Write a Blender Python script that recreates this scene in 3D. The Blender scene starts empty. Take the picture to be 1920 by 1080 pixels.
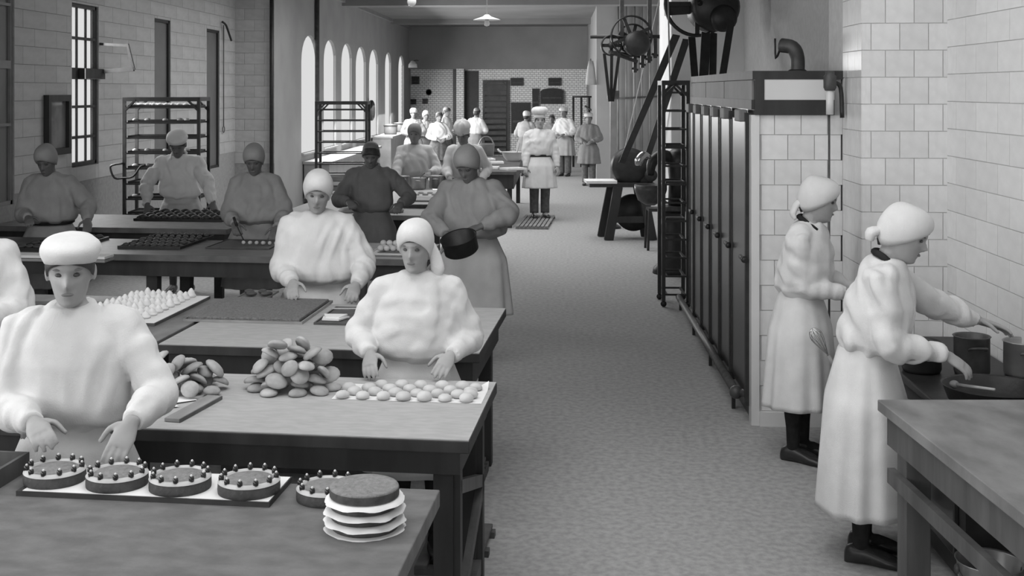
import bpy, math, random
import numpy as np
from mathutils import Vector, Matrix, Euler
from mathutils.bvhtree import BVHTree

random.seed(7)
rng = np.random.RandomState(11)
SC = bpy.context.scene
COL = SC.collection
R = math.radians
PI = math.pi

# ------------------------------------------------------------------ camera
F, CX, HY, CH = 2250.0, 900.0, 168.0, 2.15
F0 = 1620.0                     # depths below are written for this focal length and stretched by K
K = F / F0
TH = math.atan((1045 - CX) / F)
cam = bpy.data.cameras.new('camera')
camo = bpy.data.objects.new('camera', cam)
COL.objects.link(camo)
cam.sensor_width = 36.0
cam.lens = F / 1920 * 36.0
cam.shift_x = (960 - CX) / 1920
cam.shift_y = -(540 - HY) / 1920
cam.clip_start = 0.05
cam.clip_end = 200
camo.location = (0, 0, CH)
camo.rotation_euler = (PI / 2, 0, TH)
SC.camera = camo

# ------------------------------------------------------------------ sky, daylight, exposure
SC.view_settings.view_transform = 'Standard'
SC.view_settings.look = 'None'
SC.view_settings.gamma = 1.0
SC.view_settings.exposure = 0.0
SC.view_settings.use_curve_mapping = False
world = bpy.data.worlds.new('overcast_sky')
SC.world = world
world.use_nodes = True
world.node_tree.nodes['Background'].inputs[0].default_value = (0.75, 0.75, 0.75, 1)
world.node_tree.nodes['Background'].inputs[1].default_value = 1.0

LNX, LFX, RWX, CEIL = -5.45, -4.77, 2.32, 4.17     # near left wall, far left wall, right wall, ceiling


def YW(px, x):
    # distance down the room at which the ray through pixel column px meets the wall plane x
    a = (px - CX) / F
    return x / (a * math.cos(TH) - math.sin(TH)) * (math.cos(TH) + a * math.sin(TH))


BACKY, JOGY, FRONTY = 28.0 * K, YW(515, LFX), -5.0


def daylight(name, loc, rot, sx, sy, power):
    l = bpy.data.lights.new(name, 'AREA')
    l.shape = 'RECTANGLE'
    l.size, l.size_y, l.energy = sx, sy, power
    o = bpy.data.objects.new(name, l)
    COL.objects.link(o)
    o.location, o.rotation_euler = loc, rot
    return o


ADDED_WIN = [(-4.2, -1.4), (-0.8, 2.0), (2.6, 5.2)]  # unseen side windows added near the camera to bring in daylight
for y0, y1 in ADDED_WIN:
    daylight('window_daylight', (LNX + 0.03, (y0 + y1) / 2, 2.45), (0, -PI / 2, 0), 2.3, y1 - y0 - 0.1, 95)
daylight('window_daylight', (LNX + 0.05, (YW(134, LNX) + YW(184, LNX)) / 2, 2.25), (0, -PI / 2, 0), 1.75, YW(184, LNX) - YW(134, LNX), 60)
for x0, x1 in [(-4.6, -2.4), (-1.9, 0.3)]:  # unseen windows added behind the camera to light the room from the front
    daylight('window_daylight', ((x0 + x1) / 2, FRONTY - 0.05, 2.5), (PI / 2, 0, 0), x1 - x0 - 0.1, 2.3, 70)
for ya, yb in [(16.2 * K, 20.1 * K), (20.5 * K, 24.9 * K)]:
    daylight('window_daylight', (LFX + 0.30, (ya + yb) / 2, 2.05), (0, -PI / 2 + R(28), 0), 1.2, yb - ya, 430)


ADDED_SKYLIGHTS = [(-3.2, 1.4, 1.6, 6.4, 150), (-3.4, 0.7, 14.8, 20.8, 265)]        # unseen roof lights added for their daylight: x0, x1, y0, y1, power
for x0, x1, y0, y1, pw in ADDED_SKYLIGHTS:
    daylight('added_roof_daylight', ((x0 + x1) / 2, (y0 + y1) / 2, CEIL + 0.62), (0, 0, 0), x1 - x0 - .1, y1 - y0 - .1, pw)


# ------------------------------------------------------------------ pixel to place
def W(px, py, d):
    return WR(px, py, d * K)


def WR(px, py, d):
    u, v = (px - CX) / F * d, (HY - py) / F * d
    return Vector((-math.sin(TH) * d + math.cos(TH) * u, math.cos(TH) * d + math.sin(TH) * u, CH + v))


def G(px, py, z=0.0):
    return WR(px, py, (CH - z) * F / (py - HY))


def zat(py, d):
    return CH - (py - HY) / F0 * d


# ------------------------------------------------------------------ materials
MATS = {}


def mat(name, c0, c1=None, rough=0.7, scale=8.0, stretch=(1, 1, 1), bump=0.0, bscale=None, metal=0.0, spec=0.4, detail=4.0,
        coords='Object', rnd=0.0, lo=0.35, hi=0.65):
    if name in MATS:
        return MATS[name]
    m = bpy.data.materials.new(name)
    m.use_nodes = True
    nt = m.node_tree
    b = nt.nodes['Principled BSDF']
    b.inputs['Roughness'].default_value = rough
    b.inputs['Metallic'].default_value = metal
    b.inputs['Specular IOR Level'].default_value = spec
    c1 = c0 if c1 is None else c1
    tc = nt.nodes.new('ShaderNodeTexCoord')
    mp = nt.nodes.new('ShaderNodeMapping')
    mp.inputs['Scale'].default_value = stretch
    nt.links.new(tc.outputs[coords], mp.inputs[0])
    no = nt.nodes.new('ShaderNodeTexNoise')
    no.inputs['Scale'].default_value = scale
    no.inputs['Detail'].default_value = detail
    nt.links.new(mp.outputs[0], no.inputs[0])
    rp = nt.nodes.new('ShaderNodeValToRGB')
    rp.color_ramp.elements[0].position = lo
    rp.color_ramp.elements[1].position = hi
    rp.color_ramp.elements[0].color = (c0, c0, c0, 1)
    rp.color_ramp.elements[1].color = (c1, c1, c1, 1)
    nt.links.new(no.outputs[0], rp.inputs[0])
    out = rp.outputs[0]
    if rnd > 0:
        oi = nt.nodes.new('ShaderNodeObjectInfo')
        mr = nt.nodes.new('ShaderNodeMapRange')
        mr.inputs[3].default_value, mr.inputs[4].default_value = 1 - rnd, 1 + rnd * 0.4
        nt.links.new(oi.outputs['Random'], mr.inputs[0])
        hs = nt.nodes.new('ShaderNodeHueSaturation')
        nt.links.new(out, hs.inputs['Color'])
        nt.links.new(mr.outputs[0], hs.inputs['Value'])
        out = hs.outputs[0]
    nt.links.new(out, b.inputs['Base Color'])
    if bump > 0:
        n2 = nt.nodes.new('ShaderNodeTexNoise')
        n2.inputs['Scale'].default_value = bscale or scale * 4
        n2.inputs['Detail'].default_value = 3
        nt.links.new(mp.outputs[0], n2.inputs[0])
        bp = nt.nodes.new('ShaderNodeBump')
        bp.inputs['Strength'].default_value = bump
        bp.inputs['Distance'].default_value = 0.01
        nt.links.new(n2.outputs[0], bp.inputs['Height'])
        nt.links.new(bp.outputs[0], b.inputs['Normal'])
    MATS[name] = m
    return m


def glass_mat(name, diff, mix):
    m = bpy.data.materials.new(name)
    m.use_nodes = True
    nt = m.node_tree
    nt.nodes.remove(nt.nodes['Principled BSDF'])
    o = nt.nodes['Material Output']
    t = nt.nodes.new('ShaderNodeBsdfTransparent')
    d = nt.nodes.new('ShaderNodeBsdfTranslucent')
    d.inputs[0].default_value = (diff, diff, diff, 1)
    mx = nt.nodes.new('ShaderNodeMixShader')
    mx.inputs[0].default_value = mix
    nt.links.new(t.outputs[0], mx.inputs[1])
    nt.links.new(d.outputs[0], mx.inputs[2])
    nt.links.new(mx.outputs[0], o.inputs[0])
    MATS[name] = m
    return m


def brick_mat(name, c0, c1, mortar, scale, coords='Object', rot=(0, 0, 0)):
    m = bpy.data.materials.new(name)
    m.use_nodes = True
    nt = m.node_tree
    b = nt.nodes['Principled BSDF']
    b.inputs['Roughness'].default_value = 0.35
    tc = nt.nodes.new('ShaderNodeTexCoord')
    mp = nt.nodes.new('ShaderNodeMapping')
    mp.inputs['Rotation'].default_value = rot
    nt.links.new(tc.outputs[coords], mp.inputs[0])
    br = nt.nodes.new('ShaderNodeTexBrick')
    for i, c in enumerate((c0, c1, mortar)):
        br.inputs[i + 1].default_value = (c, c, c, 1)
    br.inputs['Scale'].default_value = scale
    br.inputs['Mortar Size'].default_value = 0.025
    nt.links.new(mp.outputs[0], br.inputs[0])
    nt.links.new(br.outputs[0], b.inputs['Base Color'])
    bp = nt.nodes.new('ShaderNodeBump')
    bp.inputs['Strength'].default_value = 0.4
    nt.links.new(br.outputs['Fac'], bp.inputs['Height'])
    bp.invert = True
    nt.links.new(bp.outputs[0], b.inputs['Normal'])
    MATS[name] = m
    return m


M_FLOOR = mat('concrete_floor', 0.30, 0.41, 0.75, 26.0, bump=0.25, bscale=120, detail=8)
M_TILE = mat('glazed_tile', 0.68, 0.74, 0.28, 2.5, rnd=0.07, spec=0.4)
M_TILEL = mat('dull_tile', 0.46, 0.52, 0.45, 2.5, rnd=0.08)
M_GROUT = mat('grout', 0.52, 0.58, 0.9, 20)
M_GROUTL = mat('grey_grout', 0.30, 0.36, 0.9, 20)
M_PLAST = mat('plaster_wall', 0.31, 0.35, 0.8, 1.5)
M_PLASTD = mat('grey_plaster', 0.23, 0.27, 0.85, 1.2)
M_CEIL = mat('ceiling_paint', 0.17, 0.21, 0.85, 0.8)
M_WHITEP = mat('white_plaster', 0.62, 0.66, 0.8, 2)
M_BRICK = brick_mat('white_glazed_brick', 0.85, 0.76, 0.22, 3.7, rot=(PI / 2, 0, 0))
M_TOPL = mat('scrubbed_light_top', 0.36, 0.42, 0.6, 14, stretch=(1, 3, 1), bump=0.08, bscale=90)
M_TOPM = mat('worn_grey_top', 0.11, 0.16, 0.6, 9, stretch=(1, 1.6, 1), bump=0.1, bscale=60)
M_TOPR = mat('worn_dark_top', 0.12, 0.22, 0.5, 3.5, stretch=(2, 1, 1), bump=0.08, bscale=60)
M_TOPD = mat('dark_bench_top', 0.10, 0.15, 0.5, 6, stretch=(1, 4, 1), bump=0.08, bscale=60)
M_WOODD = mat('dark_wood', 0.022, 0.038, 0.55, 10, stretch=(1, 1, 0.2), bump=0.1)
M_WOODM = mat('brown_wood', 0.06, 0.10, 0.6, 10, stretch=(1, 1, 0.2), bump=0.1)
M_WOODL = mat('pale_wood', 0.22, 0.30, 0.6, 12, stretch=(0.3, 1, 1), bump=0.08)
M_IRON = mat('black_iron', 0.016, 0.026, 0.45, 14, bump=0.08)
M_IRONG = mat('dull_iron', 0.05, 0.08, 0.45, 14, bump=0.05)
M_STEEL = mat('tinned_metal', 0.30, 0.38, 0.3, 10, metal=0.6)
M_BRIGHT = mat('bright_metal', 0.6, 0.7, 0.2, 10, metal=0.8)
M_DOOR = mat('black_enamel', 0.02, 0.03, 0.28, 6, spec=0.6)
M_PANELW = mat('white_enamel', 0.62, 0.66, 0.3, 3)
M_PANELG = mat('grey_enamel', 0.2, 0.26, 0.35, 4)
M_WHITE = mat('white_cotton', 0.60, 0.67, 0.9, 9, bump=0.2, bscale=220, spec=0.1)
M_WHITE2 = mat('washed_cotton', 0.48, 0.55, 0.9, 9, bump=0.2, bscale=220, spec=0.1)
M_GREYC = mat('grey_cotton', 0.32, 0.37, 0.9, 9, bump=0.2, bscale=220, spec=0.1)
M_GREYD = mat('dark_grey_cotton', 0.18, 0.21, 0.9, 9, bump=0.2, bscale=220, spec=0.1)
M_BLACKC = mat('black_cloth', 0.02, 0.03, 0.85, 20, bump=0.1, spec=0.1)
M_TROUS = mat('grey_trouser_cloth', 0.09, 0.13, 0.85, 20, bump=0.1, spec=0.1)
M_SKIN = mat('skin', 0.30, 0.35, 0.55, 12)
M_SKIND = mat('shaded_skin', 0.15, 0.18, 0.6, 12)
M_EYE = mat('eye_dark', 0.06, 0.08, 0.3, 10)
M_LIP = mat('lip', 0.14, 0.16, 0.5, 10)
M_HAIR = mat('dark_hair', 0.025, 0.05, 0.6, 30, bump=0.3)
M_LEATHER = mat('black_leather', 0.02, 0.035, 0.35, 15)
M_PAPER = mat('white_paper', 0.72, 0.78, 0.8, 6)
M_BUN = mat('pale_bun', 0.50, 0.62, 0.7, 14, rnd=0.08, bump=0.05)
M_SHELL = mat('baked_shell', 0.30, 0.46, 0.7, 16, rnd=0.2, bump=0.1)
M_MERI = mat('white_meringue', 0.66, 0.74, 0.7, 12, rnd=0.05)
M_CREAM = mat('piped_cream', 0.40, 0.52, 0.6, 10)
M_CAKE = mat('sponge_side', 0.045, 0.075, 0.8, 30, bump=0.3, bscale=80)
M_CAKET = mat('sponge_top', 0.17, 0.24, 0.8, 60, bump=0.4, bscale=120)
M_CHERRY = mat('glazed_cherry', 0.02, 0.03, 0.2, 10)
M_NUT = mat('pale_nut', 0.6, 0.7, 0.5, 10)
M_DOUGH = mat('dark_bake', 0.04, 0.10, 0.6, 20, rnd=0.2, bump=0.2)
M_MESH = mat('crumbed_sheet_cake', 0.12, 0.20, 0.85, 90, bump=0.6, bscale=160, detail=8)
M_BELT = mat('leather_belt', 0.02, 0.03, 0.6, 10)
M_CORD = mat('pale_cord', 0.35, 0.4, 0.7, 10)
M_GLASS = glass_mat('window_glass', 0.85, 0.08)
M_DGLASS = mat('dim_pane', 0.14, 0.18, 0.3, 2)
M_BULB = mat('opal_glass', 0.75, 0.8, 0.2, 4)


# ------------------------------------------------------------------ mesh builder
class MB:
    def __init__(s):
        s.v, s.f = [], []

    def add(s, v, f):
        n = len(s.v)
        s.v.extend([tuple(p) for p in v])
        s.f.extend([tuple(i + n for i in q) for q in f])
        return s

    def box(s, c, d, rot=None):
        x, y, z = d[0] / 2, d[1] / 2, d[2] / 2
        vs = [Vector(p) for p in ((-x, -y, -z), (x, -y, -z), (x, y, -z), (-x, y, -z), (-x, -y, z), (x, -y, z), (x, y, z), (-x, y, z))]
        if rot is not None:
            m = rot if isinstance(rot, Matrix) else Euler(rot).to_matrix()
            vs = [m @ p for p in vs]
        c = Vector(c)
        return s.add([p + c for p in vs], [(0, 3, 2, 1), (4, 5, 6, 7), (0, 1, 5, 4), (1, 2, 6, 5), (2, 3, 7, 6), (3, 0, 4, 7)])

    def bb(s, x0, x1, y0, y1, z0, z1):
        return s.box(((x0 + x1) / 2, (y0 + y1) / 2, (z0 + z1) / 2), (abs(x1 - x0), abs(y1 - y0), abs(z1 - z0)))

    def bar(s, p0, p1, w, h, up=(0, 0, 1)):
        p0, p1 = Vector(p0), Vector(p1)
        d = (p1 - p0).normalized()
        u = Vector(up)
        if abs(d.dot(u)) > 0.98:
            u = Vector((0, 1, 0))
        r = d.cross(u).normalized()
        u = r.cross(d)
        m = Matrix((r, d, u)).transposed()
        return s.box((p0 + p1) / 2, (w, (p1 - p0).length, h), m)

    def rings(s, rings, cap=True):
        n = len(rings[0])
        v = [p for r in rings for p in r]
        f = []
        for i in range(len(rings) - 1):
            for j in range(n):
                k = (j + 1) % n
                f.append((i * n + j, i * n + k, (i + 1) * n + k, (i + 1) * n + j))
        if cap:
            f.append(tuple(reversed(range(n))))
            f.append(tuple(range((len(rings) - 1) * n, len(rings) * n)))
        return s.add(v, f)

    def tube(s, pts, rad, n=10, sub=1, flat=1.0, up=None):
        pts = [Vector(p) for p in pts]
        if not hasattr(rad, '__len__'):
            rad = [rad] * len(pts)
        if sub > 1 and len(pts) > 2:
            P, Q = [], []
            for i in range(len(pts) - 1):
                a, b = pts[max(i - 1, 0)], pts[i]
                c, e = pts[i + 1], pts[min(i + 2, len(pts) - 1)]
                for k in range(sub):
                    t = k / sub
                    P.append(0.5 * ((2 * b) + (c - a) * t + (2 * a - 5 * b + 4 * c - e) * t * t + (3 * b - a - 3 * c + e) * t ** 3))
                    Q.append(rad[i] * (1 - t) + rad[i + 1] * t)
            P.append(pts[-1]); Q.append(rad[-1])
            pts, rad = P, Q
        rs, r0 = [], None
        for i, p in enumerate(pts):
            d = (pts[min(i + 1, len(pts) - 1)] - pts[max(i - 1, 0)]).normalized()
            if r0 is None:
                a = Vector(up) if up is not None else (Vector((0, 0, 1)) if abs(d.z) < 0.9 else Vector((0, 1, 0)))
                r0 = d.cross(a).normalized()
            r0 = (r0 - d * r0.dot(d)).normalized()
            b = d.cross(r0)
            rs.append([p + r0 * (math.cos(2 * PI * k / n) * rad[i]) + b * (math.sin(2 * PI * k / n) * rad[i] * flat) for k in range(n)])
        return s.rings(rs)

    def lathe(s, prof, n=24, c=(0, 0, 0), m=None, cap=True):
        c = Vector(c)
        rs = []
        for r, z in prof:
            ring = [Vector((max(r, 1e-4) * math.cos(2 * PI * k / n), max(r, 1e-4) * math.sin(2 * PI * k / n), z)) for k in range(n)]
            if m is not None:
                ring = [m @ p for p in ring]
            rs.append([p + c for p in ring])
        return s.rings(rs, cap)

    def ell(s, c, r, n=14, k=9, m=None):
        prof = []
        rs = []
        for i in range(k + 1):
            a = -PI / 2 + PI * i / k
            rr = max(math.cos(a), 0.02)
            ring = [Vector((r[0] * rr * math.cos(2 * PI * j / n), r[1] * rr * math.sin(2 * PI * j / n), r[2] * math.sin(a))) for j in range(n)]
            if m is not None:
                ring = [m @ p for p in ring]
            rs.append([p + Vector(c) for p in ring])
        return s.rings(rs)

    def prism(s, poly, z0, z1, m=None):
        n = len(poly)
        v = [Vector((x, y, z0)) for x, y in poly] + [Vector((x, y, z1)) for x, y in poly]
        if m is not None:
            v = [m @ p for p in v]
        f = [tuple(reversed(range(n))), tuple(range(n, 2 * n))] + [(i, (i + 1) % n, n + (i + 1) % n, n + i) for i in range(n)]
        return s.add(v, f)

    def mesh(s, name):
        me = bpy.data.meshes.new(name)
        me.from_pydata(s.v, [], s.f)
        me.update()
        return me

    def build(s, name, m, parent=None, smooth=False, bev=0.0):
        me = s.mesh(name)
        me.materials.append(m)
        if smooth:
            me.polygons.foreach_set('use_smooth', [True] * len(me.polygons))
        return link(name, me, parent, bev)


def link(name, me, parent=None, bev=0.0):
    o = bpy.data.objects.new(name, me)
    COL.objects.link(o)
    if parent is not None:
        o.parent = parent
    if bev > 0:
        b = o.modifiers.new('bevel', 'BEVEL')
        b.width, b.segments, b.limit_method = bev, 2, 'ANGLE'
    return o


def tag(o, label=None, cat=None, group=None, kind=None):
    for k, v in (('label', label), ('category', cat), ('group', group), ('kind', kind)):
        if v:
            o[k] = v
    return o


def thing(name, label, cat, loc=(0, 0, 0), rz=0.0, group=None):
    o = bpy.data.objects.new(name, None)
    COL.objects.link(o)
    o.empty_display_size = 0.1
    o.location, o.rotation_euler = loc, (0, 0, rz)
    return tag(o, label, cat, group)


def copy_tree(o, parent=None):
    c = o.copy()
    COL.objects.link(c)
    c.parent = parent
    for ch in list(o.children):
        copy_tree(ch, c)
    return c


def struct(name, mb, m, label=None, bev=0.0, smooth=False):
    o = mb.build(name, m, None, smooth, bev)
    return tag(o, label, None, None, 'structure')


# ================================================================== THE ROOM
TS, TR = 0.168, 0.161
struct('floor', MB().bb(-7, 4, FRONTY - 0.3, BACKY + 0.4, -0.1, 0), M_FLOOR, 'bare worn concrete floor of the bakery')
mb = MB()
yy = FRONTY - 0.3
for x0, x1, y0, y1, pw in ADDED_SKYLIGHTS:
    mb.bb(-6, 4, yy, y0, CEIL, CEIL + .2).bb(-6, x0, y0, y1, CEIL, CEIL + .2).bb(x1, 4, y0, y1, CEIL, CEIL + .2)
    mb.bb(x0 - .1, x0, y0, y1, CEIL + .2, CEIL + .7).bb(x1, x1 + .1, y0, y1, CEIL + .2, CEIL + .7)  # wells round the added roof openings, limiting how far their light spreads
    mb.bb(x0 - .1, x1 + .1, y0 - .1, y0, CEIL + .2, CEIL + .7).bb(x0 - .1, x1 + .1, y1, y1 + .1, CEIL + .2, CEIL + .7)
    yy = y1
mb.bb(-6, 4, yy, BACKY + .4, CEIL, CEIL + .2)
struct('ceiling', mb, M_CEIL, 'flat painted ceiling with two unseen openings added for daylight')


def wall_x(name, x, y0, y1, z0, z1, holes, m, t, label):
    """wall slab in the plane x (room side) running along y with rectangular holes (ya,yb,za,zb); t = thickness away from the room"""
    mb = MB()
    ys = sorted(set([y0, y1] + [v for h in holes for v in h[:2]]))
    for a, b in zip(ys[:-1], ys[1:]):
        hs = sorted([h for h in holes if h[0] <= a + 1e-6 and h[1] >= b - 1e-6], key=lambda h: h[2])
        z = z0
        for h in hs:
            if h[2] > z:
                mb.bb(x, x + t, a, b, z, h[2])
            z = h[3]
        if z < z1:
            mb.bb(x, x + t, a, b, z, z1)
    return struct(name, mb, m, label)


near_holes = [(y0, y1, 1.25, 3.65) for y0, y1 in ADDED_WIN] + [(YW(a, LNX), YW(b, LNX), c, d) for a, b, c, d in ((-160, 26, 1.0, 3.6), (134, 184, 1.27, 3.13), (289, 319, 0.9, 3.12), (387, 411, 0.9, 3.1))]
NH = near_holes[-4:]
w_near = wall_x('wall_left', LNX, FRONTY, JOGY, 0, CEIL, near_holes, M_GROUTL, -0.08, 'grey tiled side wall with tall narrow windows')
ARCH = [(YW(a, LFX), YW(b, LFX)) for a, b in ((565, 597), (607, 631), (640, 661), (667, 687), (692, 710), (722, 734), (747, 758))]
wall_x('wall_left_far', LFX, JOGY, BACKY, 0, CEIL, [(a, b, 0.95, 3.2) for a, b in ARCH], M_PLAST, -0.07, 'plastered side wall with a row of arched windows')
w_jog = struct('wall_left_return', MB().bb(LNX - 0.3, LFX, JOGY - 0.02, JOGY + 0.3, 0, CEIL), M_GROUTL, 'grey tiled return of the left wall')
# back of the room behind the camera, with two unseen windows added for daylight
mb = MB()
xs = [LNX - 0.3, -4.6, -2.4, -1.9, 0.3, RWX + 0.3]
for i in range(5):
    if i in (1, 3):
        mb.bb(xs[i], xs[i + 1], FRONTY - 0.3, FRONTY, 0, 1.3)
        mb.bb(xs[i], xs[i + 1], FRONTY - 0.3, FRONTY, 3.7, CEIL)
    else:
        mb.bb(xs[i], xs[i + 1], FRONTY - 0.3, FRONTY, 0, CEIL)
struct('wall_front', mb, M_WHITEP, 'plastered wall behind the camera')
w_right = struct('wall_right', MB().bb(RWX, RWX + 0.3, FRONTY, 20 * K, 0, CEIL), M_GROUT, 'white tiled side wall behind the stove')
w_pier = struct('wall_right_pier', MB().bb(1.82, RWX + 0.05, 5.26 * K, 5.9 * K, 0, CEIL), M_GROUT, 'white tiled pier beside the oven block')
struct('wall_right_column', MB().bb(1.42, RWX + 0.05, 10.9 * K, 12.1 * K, 0, CEIL), mat('limewash', .80, .85, .8, 3), 'pale pier beyond the dough machines', 0.01)
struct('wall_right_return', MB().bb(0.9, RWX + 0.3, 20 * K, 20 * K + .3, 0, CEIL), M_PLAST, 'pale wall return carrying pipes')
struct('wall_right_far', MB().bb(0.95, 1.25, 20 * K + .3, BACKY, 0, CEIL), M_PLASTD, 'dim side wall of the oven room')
w_back = struct('wall_back', MB().bb(LFX - 0.3, 1.3, BACKY, BACKY + 0.3, 0, 2.95), M_BRICK, 'white glazed brick oven front wall')
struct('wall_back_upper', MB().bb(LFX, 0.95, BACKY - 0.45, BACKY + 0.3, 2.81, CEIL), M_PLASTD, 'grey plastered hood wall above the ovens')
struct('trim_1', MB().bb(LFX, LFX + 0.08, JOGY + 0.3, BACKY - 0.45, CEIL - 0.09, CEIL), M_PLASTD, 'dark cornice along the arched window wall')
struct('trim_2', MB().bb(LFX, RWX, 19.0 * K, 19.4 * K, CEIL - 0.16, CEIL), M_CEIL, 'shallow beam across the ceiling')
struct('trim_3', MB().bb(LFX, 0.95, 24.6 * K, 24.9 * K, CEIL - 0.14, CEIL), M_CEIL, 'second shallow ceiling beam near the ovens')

# ---- wall tiles, one object each
tile_me = MB().box((0, 0, 0), (1, 1, 1)).mesh('tile')
tile_me.materials.append(M_TILE)
tile_meL = tile_me.copy()
tile_meL.materials.clear()
tile_meL.materials.append(M_TILEL)


def tiles(parent, plane, at, u0, u1, z0, z1, tw, th, me, holes=(), off=0.0, zoff=0.0, limit=300, joint=0.005):
    """plane 'x' : wall at x=at facing -x (or +x if me is left) ; plane 'y' : wall at y=at facing -y"""
    n = 0
    row = 0
    z = z0 - zoff
    inv = None
    while z < z1 - 0.01:
        u = u0 - (tw * 0.5 if row % 2 else 0) - off
        while u < u1 - 0.01:
            a, b = max(u, u0), min(u + tw, u1)
            c, d = max(z, z0), min(z + th, z1)
            segs = [(a, b, c, d)]
            for h in holes:
                new = []
                for (a, b, c, d) in segs:
                    if b <= h[0] or a >= h[1] or d <= h[2] or c >= h[3]:
                        new.append((a, b, c, d))
                        continue
                    if a < h[0]: new.append((a, h[0], c, d))
                    if b > h[1]: new.append((h[1], b, c, d))
                    a2, b2 = max(a, h[0]), min(b, h[1])
                    if c < h[2]: new.append((a2, b2, c, h[2]))
                    if d > h[3]: new.append((a2, b2, h[3], d))
                segs = new
            for (a, b, c, d) in segs:
                if b - a < 0.02 or d - c < 0.02 or n >= limit:
                    continue
                o = bpy.data.objects.new('tile', me)
                COL.objects.link(o)
                o.parent = parent
                t = 0.012 + random.uniform(-0.0008, 0.0008)
                if plane == 'x':
                    o.location, o.scale = (at, (a + b) / 2, (c + d) / 2), (t, b - a - joint, d - c - joint)
                else:
                    o.location, o.scale = ((a + b) / 2, at, (c + d) / 2), (b - a - joint, t, d - c - joint)
                n += 1
            u += tw
        z += th
        row += 1
    return n


tiles(w_right, 'x', RWX, 5.26 * K - 10 * .33, 5.26 * K + .002, 0.5, 3.6, .33, TR, tile_me, zoff=0.03)
tiles(w_pier, 'y', 5.26 * K, 1.815, RWX, 0.0, 3.6, TS, TR, tile_me, zoff=0.03 - 0.0, off=0.03)
tiles(w_pier, 'x', 1.82, 5.26 * K, 5.6 * K, 0.0, 3.6, TS, TR, tile_me, zoff=0.03)
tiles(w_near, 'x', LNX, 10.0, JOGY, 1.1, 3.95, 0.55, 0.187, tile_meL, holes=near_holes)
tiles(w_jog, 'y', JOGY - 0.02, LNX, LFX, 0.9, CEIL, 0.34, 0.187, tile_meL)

# ---- windows of the near left wall
def window_bars(n, y0, y1, z0, z1, vb, hb, x, label, thick=(), pane=M_GLASS, bars=M_WOODD):
    r = thing('window_%d' % n, label, None, (x, (y0 + y1) / 2, z0))
    r['kind'] = 'structure'
    h, w = z1 - z0, y1 - y0
    mb = MB().bb(-0.03, 0.03, -w / 2, -w / 2 + 0.04, 0, h).bb(-0.03, 0.03, w / 2 - 0.04, w / 2, 0, h)
    mb.bb(-0.03, 0.03, -w / 2, w / 2, 0, 0.04).bb(-0.03, 0.03, -w / 2, w / 2, h - 0.04, h)
    mb.build('window_frame', bars, r)
    for i in range(vb):
        y = -w / 2 + w * (i + 1) / (vb + 1)
        MB().bb(-0.012, 0.012, y - 0.011, y + 0.011, 0.04, h - 0.04).build('glazing_bar', bars, r)
    for z, t in hb:
        MB().bb(-0.03, 0.03, -w / 2 + 0.04, w / 2 - 0.04, z - z0 - t / 2, z - z0 + t / 2).build('glazing_bar', bars, r)
    # one pane of glass per light of the window
    cols = [-w / 2 + 0.04] + [-w / 2 + w * (i + 1) / (vb + 1) for i in range(vb)] + [w / 2 - 0.04]
    rows = [0.04] + sorted(z - z0 for z, t in hb) + [h - 0.04]
    for a, b in zip(cols[:-1], cols[1:]):
        for c, d in zip(rows[:-1], rows[1:]):
            MB().bb(-0.002, 0.002, a, b, c, d).build('pane', pane, r)
    return r


xg = LNX - 0.045
for i, (y0, y1) in enumerate(ADDED_WIN):
    window_bars(i + 1, y0, y1, 1.25, 3.65, 3, [(1.9, 0.03), (2.5, 0.08), (3.1, 0.03)], xg, 'wide barred window beside the camera')
for i, (x0, x1) in enumerate([(-4.6, -2.4), (-1.9, 0.3)]):
    r = window_bars(i + 4, x0, x1, 1.3, 3.7, 3, [(1.9, 0.03), (2.5, 0.08), (3.1, 0.03)], 0, 'wide barred window in the wall behind the camera')
    r.rotation_euler = (0, 0, PI / 2)
    r.location = ((x0 + x1) / 2, FRONTY - 0.2, 1.3)
window_bars(6, NH[0][0], NH[0][1], 1.0, 3.6, 3, [(1.8, 0.03), (2.4, 0.08), (3.0, 0.03)], LNX - 0.045, 'dim window with a dark frame at the left edge', pane=M_DGLASS, bars=M_PANELG)
d0 = 9.9
zt = lambda py: zat(py, 9.95)
window_bars(7, NH[1][0], NH[1][1], zt(310), 3.13, 2, [(zt(72), 0.03), (zt(138), 0.13), (zt(200), 0.03), (zt(257), 0.03)], LNX - 0.05,
            'tall bright barred window beside the framed panel')
window_bars(8, NH[2][0], NH[2][1], 0.9, 3.12, 0, [], LNX - 0.04, 'tall narrow dark window slot behind the loaded rack', pane=M_DGLASS)
window_bars(9, NH[3][0], NH[3][1], 0.9, 3.1, 0, [], LNX - 0.04, 'tall narrow dark window slot beside the corner', pane=M_DGLASS)
# hinged ventilator frame standing out from window 7
v = thing('window_ventilator', 'open hinged ventilator frame jutting from the bright barred window', 'window vent', (LNX, NH[1][1] - .06, zt(138)))
MB().bar((0, 0.1, 0.03), (0.42, 0.1, 0.06), 0.05, 0.05).build('lower_arm', M_IRON, v)
MB().bar((0, 0.1, 0.36), (0.34, 0.1, 0.34), 0.03, 0.03).build('upper_arm', M_IRON, v)
MB().bar((0.42, 0.1, 0.05), (0.34, 0.1, 0.36), 0.04, 0.03).build('outer_bar', M_IRON, v)
MB().bb(-0.02, 0.06, -0.47, 0.13, -0.06, 0.06).build('sill_rail', M_WOODD, v)

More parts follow.
